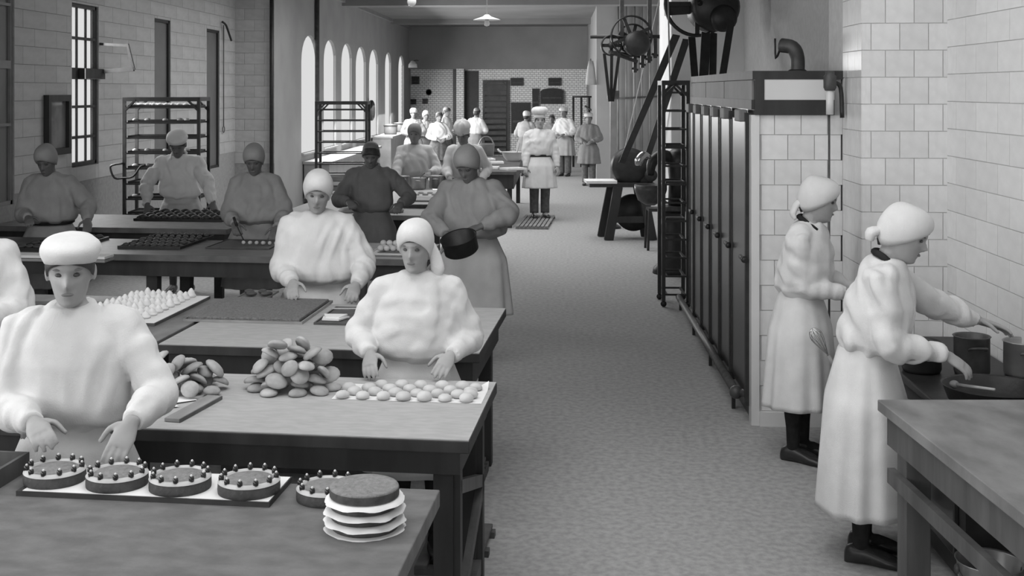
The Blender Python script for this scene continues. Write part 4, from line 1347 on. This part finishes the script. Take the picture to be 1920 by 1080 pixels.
# iron gear right of the far ovens
ir = thing('pipe_frame', 'dark iron pipe frame right of the far ovens', 'frame', W(1090, HY, 24.0))
ir.location.z = 0
for x in (-.22, .0, .22):
    MB().tube([(x, 0, 0), (x, 0, 1.95)], .03, 8).build('upright', M_IRON, ir, True)
MB().tube([(-.25, 0, 1.95), (.5, 0, 1.95)], .025, 8).build('top_pipe', M_IRON, ir, True)
MB().tube([(.1, 0, 1.7), (.62, -.1, 1.35)], .025, 8).build('strut', M_IRON, ir, True)
sk = thing('hanging_cloth', 'pale cloth hanging on the wall end beside the pipes', 'cloth', W(1108, 155, 19.9))
MB().rings([[Vector((q.x, q.y, z)) for q in ellring((0, 0, z), rx, .03, 20, rip=.08, k=5)] for z, rx in ((-.05, .12), (.1, .11), (.35, .08), (.5, .05))]).build('drape', M_PLAST, sk, True)
MB().tube([(0, 0, .5), (0, .1, .55)], .01, 6).build('hook', M_IRON, sk)
# hanging strip on the wall over the oven

# ================================================================== GOODS ON THE FRONT TABLE
def T2(px, py, z=TZ):
    return G(px, py, z)


fl, frr, bk = G(30, 930, TZ), G(505, 952, TZ), G(538, 906, TZ)
L_ = (frr - fl).dot(TX)
D_ = (bk - frr).dot(TY)
bd = thing('cake_board', 'long papered board under the row of four cakes', 'board', frr, TROT)
MB().bb(-L_, 0, 0, D_ + .02, 0, .016).build('board', M_WOODD, bd)
MB().bb(-L_ + .02, -.004, .004, D_ + .01, .016, .0175).build('paper_lining', M_PAPER, bd)


def cake(label, px, py, zb, r=.096, h=.036, n=11, off=0.0):
    c = G(px, py, zb + h)
    k = thing('round_cake', label, 'cake', (c.x, c.y, zb), TROT + off, 'round cakes with cherries')
    MB().lathe([(0, 0), (r, 0), (r + .001, .01), (r, h - .004), (r - .004, h), (r - .02, h - .001), (0, h - .002)], 40).build('sponge', M_CAKE, k, True)
    MB().lathe([(r - .022, h - .003), (r - .016, h + .006), (r - .006, h + .006), (r + .001, h - .003)], 40, cap=False).build('cream_ring', M_CREAM, k, True)
    MB().lathe([(0, h + .004), (r - .025, h + .003), (r - .019, h - .003)], 32).build('topping', M_CAKET, k, True)
    for i in range(n):
        a = 2 * PI * i / n + .2
        x, y = (r - .011) * math.cos(a), (r - .011) * math.sin(a)
        ch = MB().lathe([(0, h + .004), (.008, h + .004), (.0088, h + .012), (.0075, h + .019), (0, h + .021)], 10, (x, y, 0)).build('cherry', M_CHERRY, k, True)
        MB().ell((x, y, h + .0215), (.004, .004, .0045), 8, 5).build('nut', M_NUT, ch, True)
    return k


cake('leftmost round cake on the papered board, partly behind the hand', 103, 879, TZ + .0175)
cake('second round cake from the left on the papered board', 220, 886, TZ + .0175, off=.3)
cake('third round cake from the left on the papered board', 338, 892, TZ + .0175, off=.15)
cake('rightmost round cake on the papered board', 467, 898, TZ + .0175, off=.5)
cake('round cake on the bare table beside the sponge stack', 614, 912, TZ, off=.2)
stk = G(684, 912, TZ + .118)
zc = TZ
PW = lambda k, i: .5 * abs(.06 * math.sin(k * 2 * PI / 48 * 3 + 2 * i) + .05 * math.sin(k * 2 * PI / 48 * 7 + i) + .02 * math.sin(k * 2 * PI / 48 * 13))
for i, lab in enumerate(('bottom', 'second', 'third', 'top')):
    s_ = tag(MB().lathe([(.0, 0), (.096, 0), (.099, .006), (.099, .022), (.096, .0255), (.0, .026)] if i < 3 else [(0, 0), (.098, 0), (.1, .005), (.1, .026), (.097, .030), (.085, .029), (.03, .0285), (0, .031)], 40).build('sponge_layer', M_CAKE if i < 3 else M_CAKET, None, True),
             '%s sponge layer of the stack at the table corner' % lab, 'cake', 'stacked sponge layers')
    if i == 3:
        MB().lathe([(.1005, .002), (.1012, .004), (.1012, .022), (.1005, .024)], 40, cap=False).build('crust', M_CAKE, s_, True)
    # ragged paper under each layer
    rs = []
    n = 48
    for rr, dz in ((.0, 0), (.095, 0), (.106, 0), (.115, -.008)):
        rs.append([Vector((max(rr, .001) * math.cos(2 * PI * k / n) * (1 + PW(k, i) * (rr > .1)), max(rr, .001) * math.sin(2 * PI * k / n) * (1 + PW(k, i) * (rr > .1)),
                           (dz - .002 - .002 * math.sin(k * 2 * PI / 48 * 7 + i)) * (rr > .11))) for k in range(n)])
    if i == 0:
        rs = [[Vector((p.x, p.y, max(p.z, -.0015) + .0005)) for p in r_] for r_ in rs]
    pp_ = tag(MB().rings(rs, False).build('paper_sheet', M_PAPER, None, True), 'ragged paper sheet under the %s sponge layer' % lab, 'paper', 'papers between the sponge layers')
    pp_.location = (stk.x, stk.y, zc + .002)
    zc += .0035
    s_.location = (stk.x + random.uniform(-.003, .003), stk.y, zc)
    s_.rotation_euler = (0, 0, i)
    zc += .0265
bx_ = thing('wooden_box', 'dark open wooden box at the left edge of the front table', 'box', G(44, 888, TZ), TROT)
for x0, x1, y0, y1, z0, z1 in ((-.42, 0, -.22, .04, 0, .012), (-.42, 0, -.22, -.208, .012, .06), (-.42, 0, .028, .04, .012, .06), (-.012, 0, -.208, .028, .012, .06), (-.42, -.408, -.208, .028, .012, .06)):
    MB().bb(x0, x1, y0, y1, z0, z1).build('side_board' if z1 > .02 else 'floor_board', M_WOODM, bx_)

# ================================================================== GOODS ON THE SECOND TABLE
o2 = G(642, 746, TZ)
pw = thing('paper_sheet', 'white paper sheet under the rows of round buns', 'paper', o2, TROT)
rs = MB()
nx, ny = 12, 6
vv, ff = [], []
for j in range(ny + 1):
    for i in range(nx + 1):
        x, y = -.04 + .62 * i / nx, -.025 + .26 * j / ny
        z = .0012 + (.0015 * math.sin(i * 1.3 + j)) ** 2 + (.03 if (i == nx and j == ny) else 0)
        vv.append((x, y, z))
for j in range(ny):
    for i in range(nx):
        a = j * (nx + 1) + i
        ff.append((a, a + 1, a + nx + 2, a + nx + 1))
rs.add(vv, ff).build('sheet', M_PAPER, pw, True)
bun_me = MB().lathe([(0, 0), (.022, 0), (.029, .006), (.030, .013), (.026, .022), (.015, .029), (0, .031)], 18).mesh('bun')
bun_me.materials.append(M_BUN)
bun_me.polygons.foreach_set('use_smooth', [True] * len(bun_me.polygons))
rown = ('front', 'second', 'third', 'back')
NTH = ('first', 'second', 'third', 'fourth', 'fifth', 'sixth', 'seventh', 'eighth', 'ninth', 'tenth')
for j in range(4):
    for i in range(7):
        if j == 3 and i in (0,):
            continue
        o = tag(link('round_bun', bun_me), 'pale round bun, %s from the left in the %s row on the white paper' % (NTH[i], rown[j]), 'bun', 'round buns laid out in rows on paper')
        p = o2 + TX * (.086 * i + (.04 if j % 2 else 0) + random.uniform(-.004, .004) - (.03 if j % 2 and i == 6 else 0)) + TY * (.062 * j + random.uniform(-.004, .004))
        o.location = (p.x, p.y, TZ + .003)
        k = random.uniform(.94, 1.1)
        o.scale = (k, k, k * random.uniform(.9, 1.1))
        o.rotation_euler = (0, 0, random.uniform(0, 6))
sh_me = MB().lathe([(0, 0), (.034, 0), (.037, .004), (.035, .012), (.024, .021), (.010, .025), (0, .0255)], 16).mesh('pastry_shell')
sh_me.materials.append(M_SHELL)
sh_me.polygons.foreach_set('use_smooth', [True] * len(sh_me.polygons))


def heap(label, grp, c, rx, ry, h, n, seed):
    rd = random.Random(seed)
    V0 = [v.co.copy() for v in sh_me.vertices]
    FC = [tuple(f.vertices) for f in sh_me.polygons]
    placed = []
    for i in range(n):
        q = math.sqrt((i + .5) / n)
        best = None
        for t in range(14):
            a = rd.uniform(0, 6.283)
            qq = (1 - .45 * (i / n) ** 2) * math.sqrt(rd.uniform(.02, 1.0))      # wide base first, crown last
            k = rd.uniform(.9, 1.12)
            low = i < n * .3
            rot = Euler((rd.uniform(-.2, .2) if low else rd.uniform(-1.2, 1.2), rd.uniform(-.2, .2) if low else rd.uniform(-.7, .7), rd.uniform(0, 6.28)))
            xy = c + TX * (rx * qq * math.cos(a)) + TY * (ry * qq * math.sin(a))
            M = Matrix.Translation(Vector((xy.x, xy.y, 0))) @ rot.to_matrix().to_4x4() @ Matrix.Diagonal((k * 1.25, k, k * 1.05, 1))
            pts = [M @ v for v in V0]
            z = c.z + .0015 - min(v.z for v in pts)
            near = [(o, tr_) for o, tr_ in placed if (o.x - xy.x) ** 2 + (o.y - xy.y) ** 2 < .0085]
            while best is None or z < best[0]:
                tree = BVHTree.FromPolygons([v + Vector((0, 0, z)) for v in pts], FC)
                if not any(tree.overlap(tr_) for o, tr_ in near):
                    best = (z, rot, k, xy, tree)
                    break
                z += .004
        z, rot, k, xy, tree = best
        placed.append((xy, tree))
        o = tag(link('pastry_shell', sh_me), label, 'pastry', grp)
        o.location, o.rotation_euler, o.scale = (xy.x, xy.y, z), rot, (k * 1.25, k, k * 1.05)


heap('baked half shell in the heap beside the bun rows', 'half shells in the middle heap', G(540, 738, TZ) + TY * .07, .195, .125, .085, 44, 3)
pl_ = G(338, 742, TZ) + TY * .02
heap('baked half shell in the heap behind the man in the soft cap', 'half shells in the left heap', pl_ + Vector((0, 0, .010)) + TX * -.02 + TY * .06, .17, .15, .07, 30, 5)
ps2 = thing('paper_sheet', 'crumpled white paper under the left shell heap', 'paper', G(318, 782, TZ), TROT)
mb = MB()
vv, ff = [], []
for j in range(9):
    for i in range(7):
        vv.append((-.45 + .06 * i + .03 * math.sin(j * 2.1) * (i == 6) + .012 * j, .0 + .035 * j, .0025 + .006 * (math.sin(i * 2.1 + j * 1.7) ** 2) * (i > 4)))
for j in range(8):
    for i in range(6):
        a = j * 7 + i
        ff.append((a, a + 1, a + 8, a + 7))
mb.add(vv, ff).build('sheet', M_PAPER, ps2, True)
q0, q1 = G(322, 792, TZ), G(402, 748, TZ)
sl_ = thing('wooden_board', 'flat wooden slat lying beside the left shell heap', 'board', (q0 + q1) / 2, math.atan2(q1.y - q0.y, q1.x - q0.x))
MB().bb(-(q1 - q0).length / 2, (q1 - q0).length / 2, -.032, .032, .001, .016).build('slat', M_WOODL, sl_, False, .003)
MB().bb(-(q1 - q0).length / 2, (q1 - q0).length / 2, -.036, -.032, .001, .014).build('edge', M_WOODM, sl_)

# ================================================================== GOODS ON THE THIRD TABLES
def quadtray(label, FL, FR, BL, m=M_IRON, **kw):
    a, b, c = G(*FL, TZ), G(*FR, TZ), G(*BL, TZ)
    w, d_ = (b - a).dot(TX), (c - a).dot(TY)
    ctr = a + TX * w / 2 + TY * d_ / 2
    return tray(label, Vector((ctr.x, ctr.y, TZ + .001)), TROT, w, d_, m, **kw), w, d_


ts, w, d_ = quadtray('wide tray of dark crumbed sheet cake on the light table', (343, 603), (566, 609), (376, 562), M_STEEL, rim=.014)
sc_ = tag(MB().bb(-w / 2 + .02, w / 2 - .02, -d_ / 2 + .02, d_ / 2 - .02, 0, .018).build('sheet_cake', M_MESH, None, False, .004), 'dark crumbed sheet cake filling the wide tray', 'cake')
sc_.location, sc_.rotation_euler = ts.location + Vector((0, 0, .0075)), (0, 0, TROT)
tq, w, d_ = quadtray('dark tray with a folded white paper beside the sheet cake', (588, 609), (700, 611), (600, 578), M_IRONG, rim=.012)
pf = thing('folded_paper', 'small folded white paper in the dark tray', 'paper', G(628, 598, TZ + .01), TROT)
MB().prism([(-.06, -.05), (.035, -.055), (.07, .05), (-.075, .045)], 0, .008).build('lower_fold', M_PAPER, pf)
MB().prism([(-.05, -.01), (.03, -.02), (.06, .045), (-.07, .04)], .008, .016, Matrix.Rotation(.12, 3, 'X')).build('upper_fold', M_PAPER, pf)
rp_ = thing('palette_knife', 'palette knife held over the dark tray', 'knife', G(655, 579, TZ + .045), TROT + .1)
MB().bb(-.10, .05, -.014, .014, 0, .003).build('blade', M_BRIGHT, rp_)
MB().tube([(.05, 0, .002), (.16, 0, .004)], .011, 10).build('handle', M_WOODL, rp_, True)
tq, w, d_ = quadtray('small tray at the back edge of the light table', (440, 562), (496, 564), (460, 547), M_STEEL, rim=.012)
lumps('cake_piece', 'dark cake piece in the small back tray', 'cake', 'cake pieces in the back tray', [tq.location + TX * x + TY * y + Vector((0, 0, .006)) for x, y in ((-.06, .03), (.02, .04), (.07, -.03), (-.02, -.05))], M_DOUGH, (.035, .03, .014))
wb = thing('pastry_board', 'pale papered board heaped with white meringues', 'board', G(290, 612, TZ) + Vector((0, 0, .002)), TROT)
wl = (G(372, 560, TZ) - G(290, 612, TZ)).dot(TY)
MB().bb(-.5, .0, 0, wl, 0, .014).build('board', M_WOODM, wb)
MB().bb(-.49, -.004, .004, wl - .004, .014, .016).build('paper_lining', M_PAPER, wb)
mer = MB().lathe([(0, 0), (.026, 0), (.03, .01), (.026, .02), (.022, .022), (.022, .03), (.017, .040), (.013, .046), (.007, .056), (0, .060)], 12).mesh('meringue')
mer.materials.append(M_MERI)
mer.polygons.foreach_set('use_smooth', [True] * len(mer.polygons))
for j in range(10):
    for i in range(6):
        o = tag(link('meringue', mer), 'white peaked meringue on the pale papered board', 'meringue', 'white meringues on the board')
        p = wb.location + TX * (-.44 + .068 * i + random.uniform(-.003, .003)) + TY * (.04 + (wl - .10) * j / 9 + random.uniform(-.003, .003))
        o.location = (p.x, p.y, TZ + .0205)
        k = random.uniform(.92, 1.03)
        o.scale = (k, k, k * random.uniform(.55, .95))
        o.rotation_euler = (random.uniform(-.03, .03), random.uniform(-.03, .03), random.uniform(0, 6))
bx2 = tag(MB().bb(-.5, 0, -.03, .03, 0, .022).build('dough_scraper', M_WOODM, None, False, .004), 'flat dark wooden straightedge on the dark table beside the board', 'board')
bx2.location, bx2.rotation_euler = G(205, 574, TZ) + Vector((0, 0, .001)), (0, 0, TROT + .1)

# ================================================================== GOODS ON THE BENCHES BEHIND
tq, w, d_ = quadtray('dark tray of small dark cakes in the middle of the long bench', (220, 466), (338, 468), (245, 443), M_IRON)
lumps('small_cake', 'small dark cake in the middle bench tray', 'cake', 'small dark cakes on the long bench', [tq.location + TX * (-w / 2 + .05 + i * (w - .1) / 7) + TY * (-d_ / 2 + .05 + j * (d_ - .1) / 4) + Vector((0, 0, .006)) for i in range(8) for j in range(5)], M_DOUGH, (.026, .026, .018), .1, ids=5)
tq, w, d_ = quadtray('dark tray at the left end of the long bench', (20, 470), (130, 470), (45, 446), M_IRON)
lumps('small_cake', 'small dark cake in the left bench tray', 'cake', 'small dark cakes on the left bench tray', [tq.location + TX * (-w / 2 + .06 + i * (w - .12) / 5) + TY * (-d_ / 2 + .06 + j * (d_ - .12) / 3) + Vector((0, 0, .006)) for i in range(6) for j in range(4)], M_DOUGH, (.035, .035, .02), ids=4)
tq, w, d_ = quadtray('thin tray of little pale cakes before the knife worker', (385, 466), (505, 468), (405, 450), M_IRONG, rim=.01)
lumps('small_cake', 'little pale cake in the thin tray before the knife worker', 'cake', 'little pale cakes in the thin tray', [tq.location + TX * (-.02 + .055 * i) + TY * (-.05) + Vector((0, 0, .006)) for i in range(6)], M_BUN, (.018, .018, .016), ids=1)
tq, w, d_ = quadtray('thin tray of white balls at the right end of the long bench', (688, 480), (775, 482), (700, 462), M_STEEL, rim=.01)
lumps('dough_ball', 'white dough ball in the thin right bench tray', 'dough ball', 'white dough balls on the long bench', [tq.location + TX * (-.12 + .05 * i + .02 * (j % 2)) + TY * (-.06 + .05 * j) + Vector((0, 0, .006 + .028 * (j == 2))) for i in range(5) for j in range(4)], M_MERI, (.026, .026, .024), .06, ids=4)
for i, (dz, lab) in enumerate(((0, 'lower pale plank on the front edge of the long bench'), (.024, 'upper pale plank on the front edge of the long bench'))):
    a, b = G(20, 484, TZ), G(203, 491, TZ)
    o = tag(MB().bb(-(b - a).length, 0, -.06, .1, 0, .02).build('plank', M_PAPER if i else M_WOODL, None, False, .003), lab, 'plank')
    o.location, o.rotation_euler = Vector((b.x, b.y, TZ + .001 + dz)), (0, 0, TROT)
tq, w, d_ = quadtray('tray of twisted rolls under the hands of the leaning baker', (250, 414), (412, 418), (262, 400), M_IRON)
rm = MB().tube([(-.05, 0, .015), (-.025, .012, .022), (0, -.008, .026), (.025, .012, .022), (.05, 0, .015)], [.012, .022, .024, .022, .010], 10, 3).mesh('twisted_roll')
rm.materials.append(M_DOUGH)
rm.polygons.foreach_set('use_smooth', [True] * len(rm.polygons))
for i in range(8):
    for j in range(4):
        o = tag(link('twisted_roll', rm), 'dark twisted roll, %s from the left in the %s row of the leaning baker\'s tray' % (NTH[i], rown[j]), 'roll', 'twisted rolls on the tray')
        o.location = tq.location + TX * (-w / 2 + .07 + i * (w - .14) / 7) + TY * (-d_ / 2 + .06 + j * (d_ - .12) / 3) + Vector((0, 0, .009))
        o.rotation_euler = (0, 0, TROT + .6 + random.uniform(-.2, .2))
kn = thing('bread_knife', 'dark knife in the hand of the grey smocked worker', 'knife', W(444, 428, 7.22), TH)
MB().bar((0, 0, .02), (.07, -.05, -.10), .004, .03, (0, 1, 0)).build('blade', M_IRON, kn)
MB().tube([(0, 0, .02), (-.03, .02, .09)], .012, 8).build('handle', M_WOODD, kn, True)


# ---- pots
def pot(name, label, cat, loc, r, h, m=M_STEEL, handles=True, rz=0.0, flare=1.0, lid=False, group=None):
    k = thing(name, label, cat, loc, rz, group)
    MB().lathe([(0, 0), (r * .92, 0), (r, .01 + h * .05), (r * flare, h - .006), (r * flare + .006, h), (r * flare + .002, h + .003), (r * flare - .006, h - .004), (r * .94, .02), (0, .012)], 32).build('vessel', m, k, True)
    if handles:
        for sg in (-1, 1):
            MB().tube([(sg * r * flare * .98, -.04, h * .72), (sg * (r * flare + .03), -.035, h * .78), (sg * (r * flare + .04), 0, h * .8), (sg * (r * flare + .03), .035, h * .78), (sg * r * flare * .98, .04, h * .72)], .007, 8, 3).build('handle', m, k, True)
    return k


def spoon(label, p0, p1):
    o = thing('wooden_spoon', label, 'spoon', p0)
    d = Vector(p1) - Vector(p0)
    MB().tube([(0, 0, 0), d], [.008, .006], 8).build('shaft', M_WOODL, o, True)
    MB().ell((0, 0, 0), (.022, .022, .018)).build('bowl', M_WOODL, o, True)


p1_, p2_, p3_ = G(757, 352, TZ), G(785, 355, TZ), G(818, 353, TZ)
pot('saucepan', 'left metal pot on the pale table', 'pot', p1_, .075, .15, rz=1.57)
pot('saucepan', 'middle metal pot with a spoon on the pale table', 'pot', p2_, .095, .145, rz=1.57)
pot('saucepan', 'right metal pot on the pale table', 'pot', p3_, .092, .16, rz=1.57)
spoon('spoon standing in the middle pot on the pale table', p2_ + Vector((.02, 0, .055)), p2_ + Vector((.03, 0, .24)))
rp2 = thing('rolling_pin', 'dark rolling pin on the pale table', 'rolling pin', G(780, 391, TZ) + Vector((0, 0, .024)), TROT)
MB().tube([(-.15, 0, 0), (.13, 0, 0)], .022, 14).build('roller', M_WOODM, rp2, True)
for sg in (-1, 1):
    MB().tube([(sg * .13 - .01, 0, 0), (sg * .13 + sg * .08, 0, 0)], [.012, .009], 8).build('grip', M_WOODM, rp2, True)
o = tag(MB().bb(-.36, 0, 0, .5, 0, .018).build('pastry_board', M_WOODL, None, False, .003), 'pale wooden pastry board under the pots', 'board')
o.location, o.rotation_euler = G(824, 379, TZ) + Vector((0, 0, .001)), (0, 0, TROT)
o.location = G(822, 379, TZ) + Vector((0, 0, .001))
for px, py, lab in ((652, 398, 'dough mound left of the capless worker'), (740, 398, 'dough mound right of the capless worker')):
    o = tag(MB().lathe([(0, 0), (.09, 0), (.10, .02), (.07, .05), (.03, .065), (0, .068)], 20).build('dough_mound', M_BUN, None, True), lab, 'dough')
    o.location = G(px, py, TZ)
for i in range(7):
    p = G(772 + 8.5 * i, 363 + (i % 2) * 3, TZ)
    o = tag(link('pastry_shell', sh_me), 'small pastry before the pots on the pale table, %s from the left' % NTH[i], 'pastry', 'pastries before the pots')
    o.location = (p.x, p.y, TZ + .001)
for i, lab in enumerate(('lowest', 'middle', 'topmost')):
    r = thing('wooden_tray', '%s pale wooden tray of the stack at the back of the pale table' % lab, 'tray', G(636, 356, TZ) + Vector((0, 0, .001 + .062 * i)), TROT + .03 * i, 'stacked pale trays')
    MB().bb(-.22, .22, -.18, .18, 0, .01).build('base', M_WOODL, r)
    for x0, x1, y0, y1 in ((-.22, .22, -.18, -.168), (-.22, .22, .168, .18), (-.22, -.208, -.168, .168), (.208, .22, -.168, .168)):
        MB().bb(x0, x1, y0, y1, .01, .055).build('side_board', M_PAPER if i == 1 else M_WOODL, r)
# ---- far cluttered table
bw = G(962, 302, TZ)
bl_ = thing('mixing_bowl', 'wide pale mixing bowl on the far table', 'bowl', bw)
MB().lathe([(0, 0), (.11, 0), (.12, .015), (.17, .07), (.205, .16), (.215, .165), (.20, .158), (.15, .06), (0, .03)], 32).build('bowl', M_PANELW, bl_, True)
MB().tube([(-.2, 0, .15), (-.25, 0, .18), (-.27, 0, .22)], [.02, .018, .015], 8, 3).build('lip', M_PANELW, bl_, True)
spoon('spoon standing in the wide mixing bowl', bw + Vector((.05, 0, .08)), bw + Vector((.12, 0, .32)))
for i, (px, py, lab) in enumerate(((915, 316, 'front pale tray on the far table'), (925, 306, 'middle pale tray on the far table'), (908, 300, 'left pale tray on the far table'), (962, 318, 'pale tray at the corner of the far table'))):
    tray(lab, G(px, py, TZ) + Vector((0, 0, .001)), TROT + .2 * i, .34, .28, M_PAPER, rim=.03)
bs = thing('basin', 'pale handled basket at the back of the far table', 'basket', G(912, 292, TZ))
MB().lathe([(0, 0), (.14, 0), (.16, .22), (.165, .23), (.15, .22), (.13, .02), (0, .015)], 22).build('tub', M_PANELG, bs, True)
MB().tube([(-.15, 0, .2), (-.09, 0, .33), (0, 0, .37), (.09, 0, .33), (.15, 0, .2)], .012, 8, 3).build('handle', M_PANELG, bs, True)

# ---- pan held by the tall woman
pn = thing('round_pan', 'dark round pan held by the tall grey smocked woman', 'pan', W(862, 456, 6.21), TH + .3)
pn.rotation_euler = (R(18), R(-14), TH)
MB().lathe([(0, -.07), (.115, -.07), (.125, -.06), (.13, .045), (.136, .05), (.126, .044), (.118, -.055), (0, -.06)], 32).build('vessel', M_IRON, pn, True)
MB().bar((-.12, -.03, .0), (-.30, -.10, -.12), .025, .012).build('handle', M_WOODL, pn)

# ================================================================== FLOOR BOARDS
def duckboard(label, fr, length, depth, n, rot=TROT, h=.055, m=M_WOODM, across=True):
    r = thing('duckboard', label, 'duckboard', fr, rot)
    for y in (.04, depth / 2, depth - .04):
        MB().bb(-length, 0, y - .025, y + .025, 0, h - .02).build('bearer', m, r)
    for i in range(n):
        x = -length + (i + .5) * length / n
        MB().bb(x - length / n * .36, x + length / n * .36, 0, depth, h - .02, h).build('slat', m, r, False, .003)
    return r


duckboard('slatted wooden board under the chef', flat(G(1028, 424, .055)), (1028 - 968) * 13.7 / F0, 1.65, 8, m=M_WOODL)
duckboard('slatted wooden board standing out from under the light table', flat(G(908, 884, .06)), 1.5, .22, 12, h=.075)
duckboard('slatted wooden board at the feet of the bun woman', flat(G(903, 1066, .05)), 1.6, .55, 14, h=.05)

# ================================================================== STOVE AND WHAT STANDS ON IT
SX, SY0, SY1, SH = 1.70, 3.72 * K, 5.05 * K, .74
sv = thing('cooking_range', 'low black cooking range along the right wall', 'stove', (SX, SY0, 0))
MB().bb(.02, RWX - SX - .03, .02, SY1 - SY0 - .02, .05, SH - .04).build('body', M_IRON, sv)
MB().bb(0, RWX - SX - .02, 0, SY1 - SY0, SH - .04, SH).build('hotplate', M_IRON, sv, False, .008)
MB().tube([(-.03, .0, SH - .08), (-.03, SY1 - SY0, SH - .08)], .013, 10).build('hand_rail', M_STEEL, sv, True)
for a, b in ((.10, .86), (.98, 1.74)):
    dd = MB().bb(-.005, .02, a, b, .15, .58).build('oven_door', M_DOOR, sv, False, .006)
    MB().tube([(-.03, a + .1, .5), (-.03, b - .1, .5)], .01, 8).build('handle', M_STEEL, dd, True)
for x in (.04, RWX - SX - .08):
    for y in (.05, SY1 - SY0 - .05):
        MB().lathe([(.025, 0), (.02, .05)], 10, (x, y, 0)).build('foot', M_IRON, sv)


def onstove(px, py, h=0.0):
    p = G(px, py, SH + h)
    return Vector((p.x, p.y, SH + .001))


pn1 = thing('frying_pan', 'big black shallow pan on the front of the range', 'pan', onstove(1862, 724, .085))
MB().lathe([(0, 0), (.17, 0), (.19, .02), (.215, .085), (.221, .088), (.209, .083), (.18, .018), (0, .01)], 40).build('pan', M_IRON, pn1, True)
MB().tube([(.12, -.17, .05), (.10, -.215, .075), (.15, -.225, .085), (.20, -.205, .075), (.19, -.13, .05)], .010, 10, 3).build('handle', M_STEEL, pn1, True)
spoon('pale ladle lying over the rim of the big black pan', pn1.location + Vector((-.15, .06, .075)), pn1.location + Vector((-.06, -.19, .115)))
pot('stock_pot', 'tinned pot behind the big black pan', 'pot', onstove(1822, 630, .19), .085, .19, M_IRONG, rz=1.57)
pot('stock_pot', 'bright pot at the right end of the range', 'pot', onstove(1918, 640, .17), .09, .17, M_STEEL, rz=1.57)
pot('stock_pot', 'low dark pot behind the woman\'s near arm', 'pot', onstove(1728, 640, .15), .095, .15, M_IRON, rz=1.57)
wk = thing('wire_whisk', 'wire whisk hooked on the range rail between the two women', 'whisk', W(1556, 672, 4.86), TH)
wk.rotation_euler = (R(8), R(-32), TH)
MB().tube([(0, 0, -.10), (0, 0, .02)], .011, 10).build('handle', M_WOODL, wk, True)
for k in range(6):
    a = PI * k / 6
    ca, sa = math.cos(a), math.sin(a)
    MB().tube([(0, 0, .02), (.018 * ca, .018 * sa, .08), (.036 * ca, .036 * sa, .15), (.025 * ca, .025 * sa, .19), (0, 0, .205), (-.025 * ca, -.025 * sa, .19), (-.036 * ca, -.036 * sa, .15), (-.018 * ca, -.018 * sa, .08), (0, 0, .02)], .0022, 5, 3).build('wire', M_BRIGHT, wk, True)
# pail under the right hand table
pl2 = thing('pail', 'pale metal pail standing under the right hand table', 'pail', flat(G(1772, 1046, .30)) + RX * .17 - RY * .02)
MB().lathe([(0, 0), (.095, 0), (.10, .01), (.125, .29), (.133, .30), (.122, .292), (.095, .02), (0, .012)], 30).build('vessel', M_STEEL, pl2, True)
MB().tube([(-.126, 0, .26), (-.10, -.08, .22), (0, -.13, .2), (.10, -.08, .22), (.126, 0, .26)], .005, 6, 3).build('bail_handle', M_IRONG, pl2, True)
for sg in (-1, 1):
    MB().ell((sg * .128, 0, .262), (.012, .016, .02), 8, 6).build('lug', M_IRONG, pl2, True)
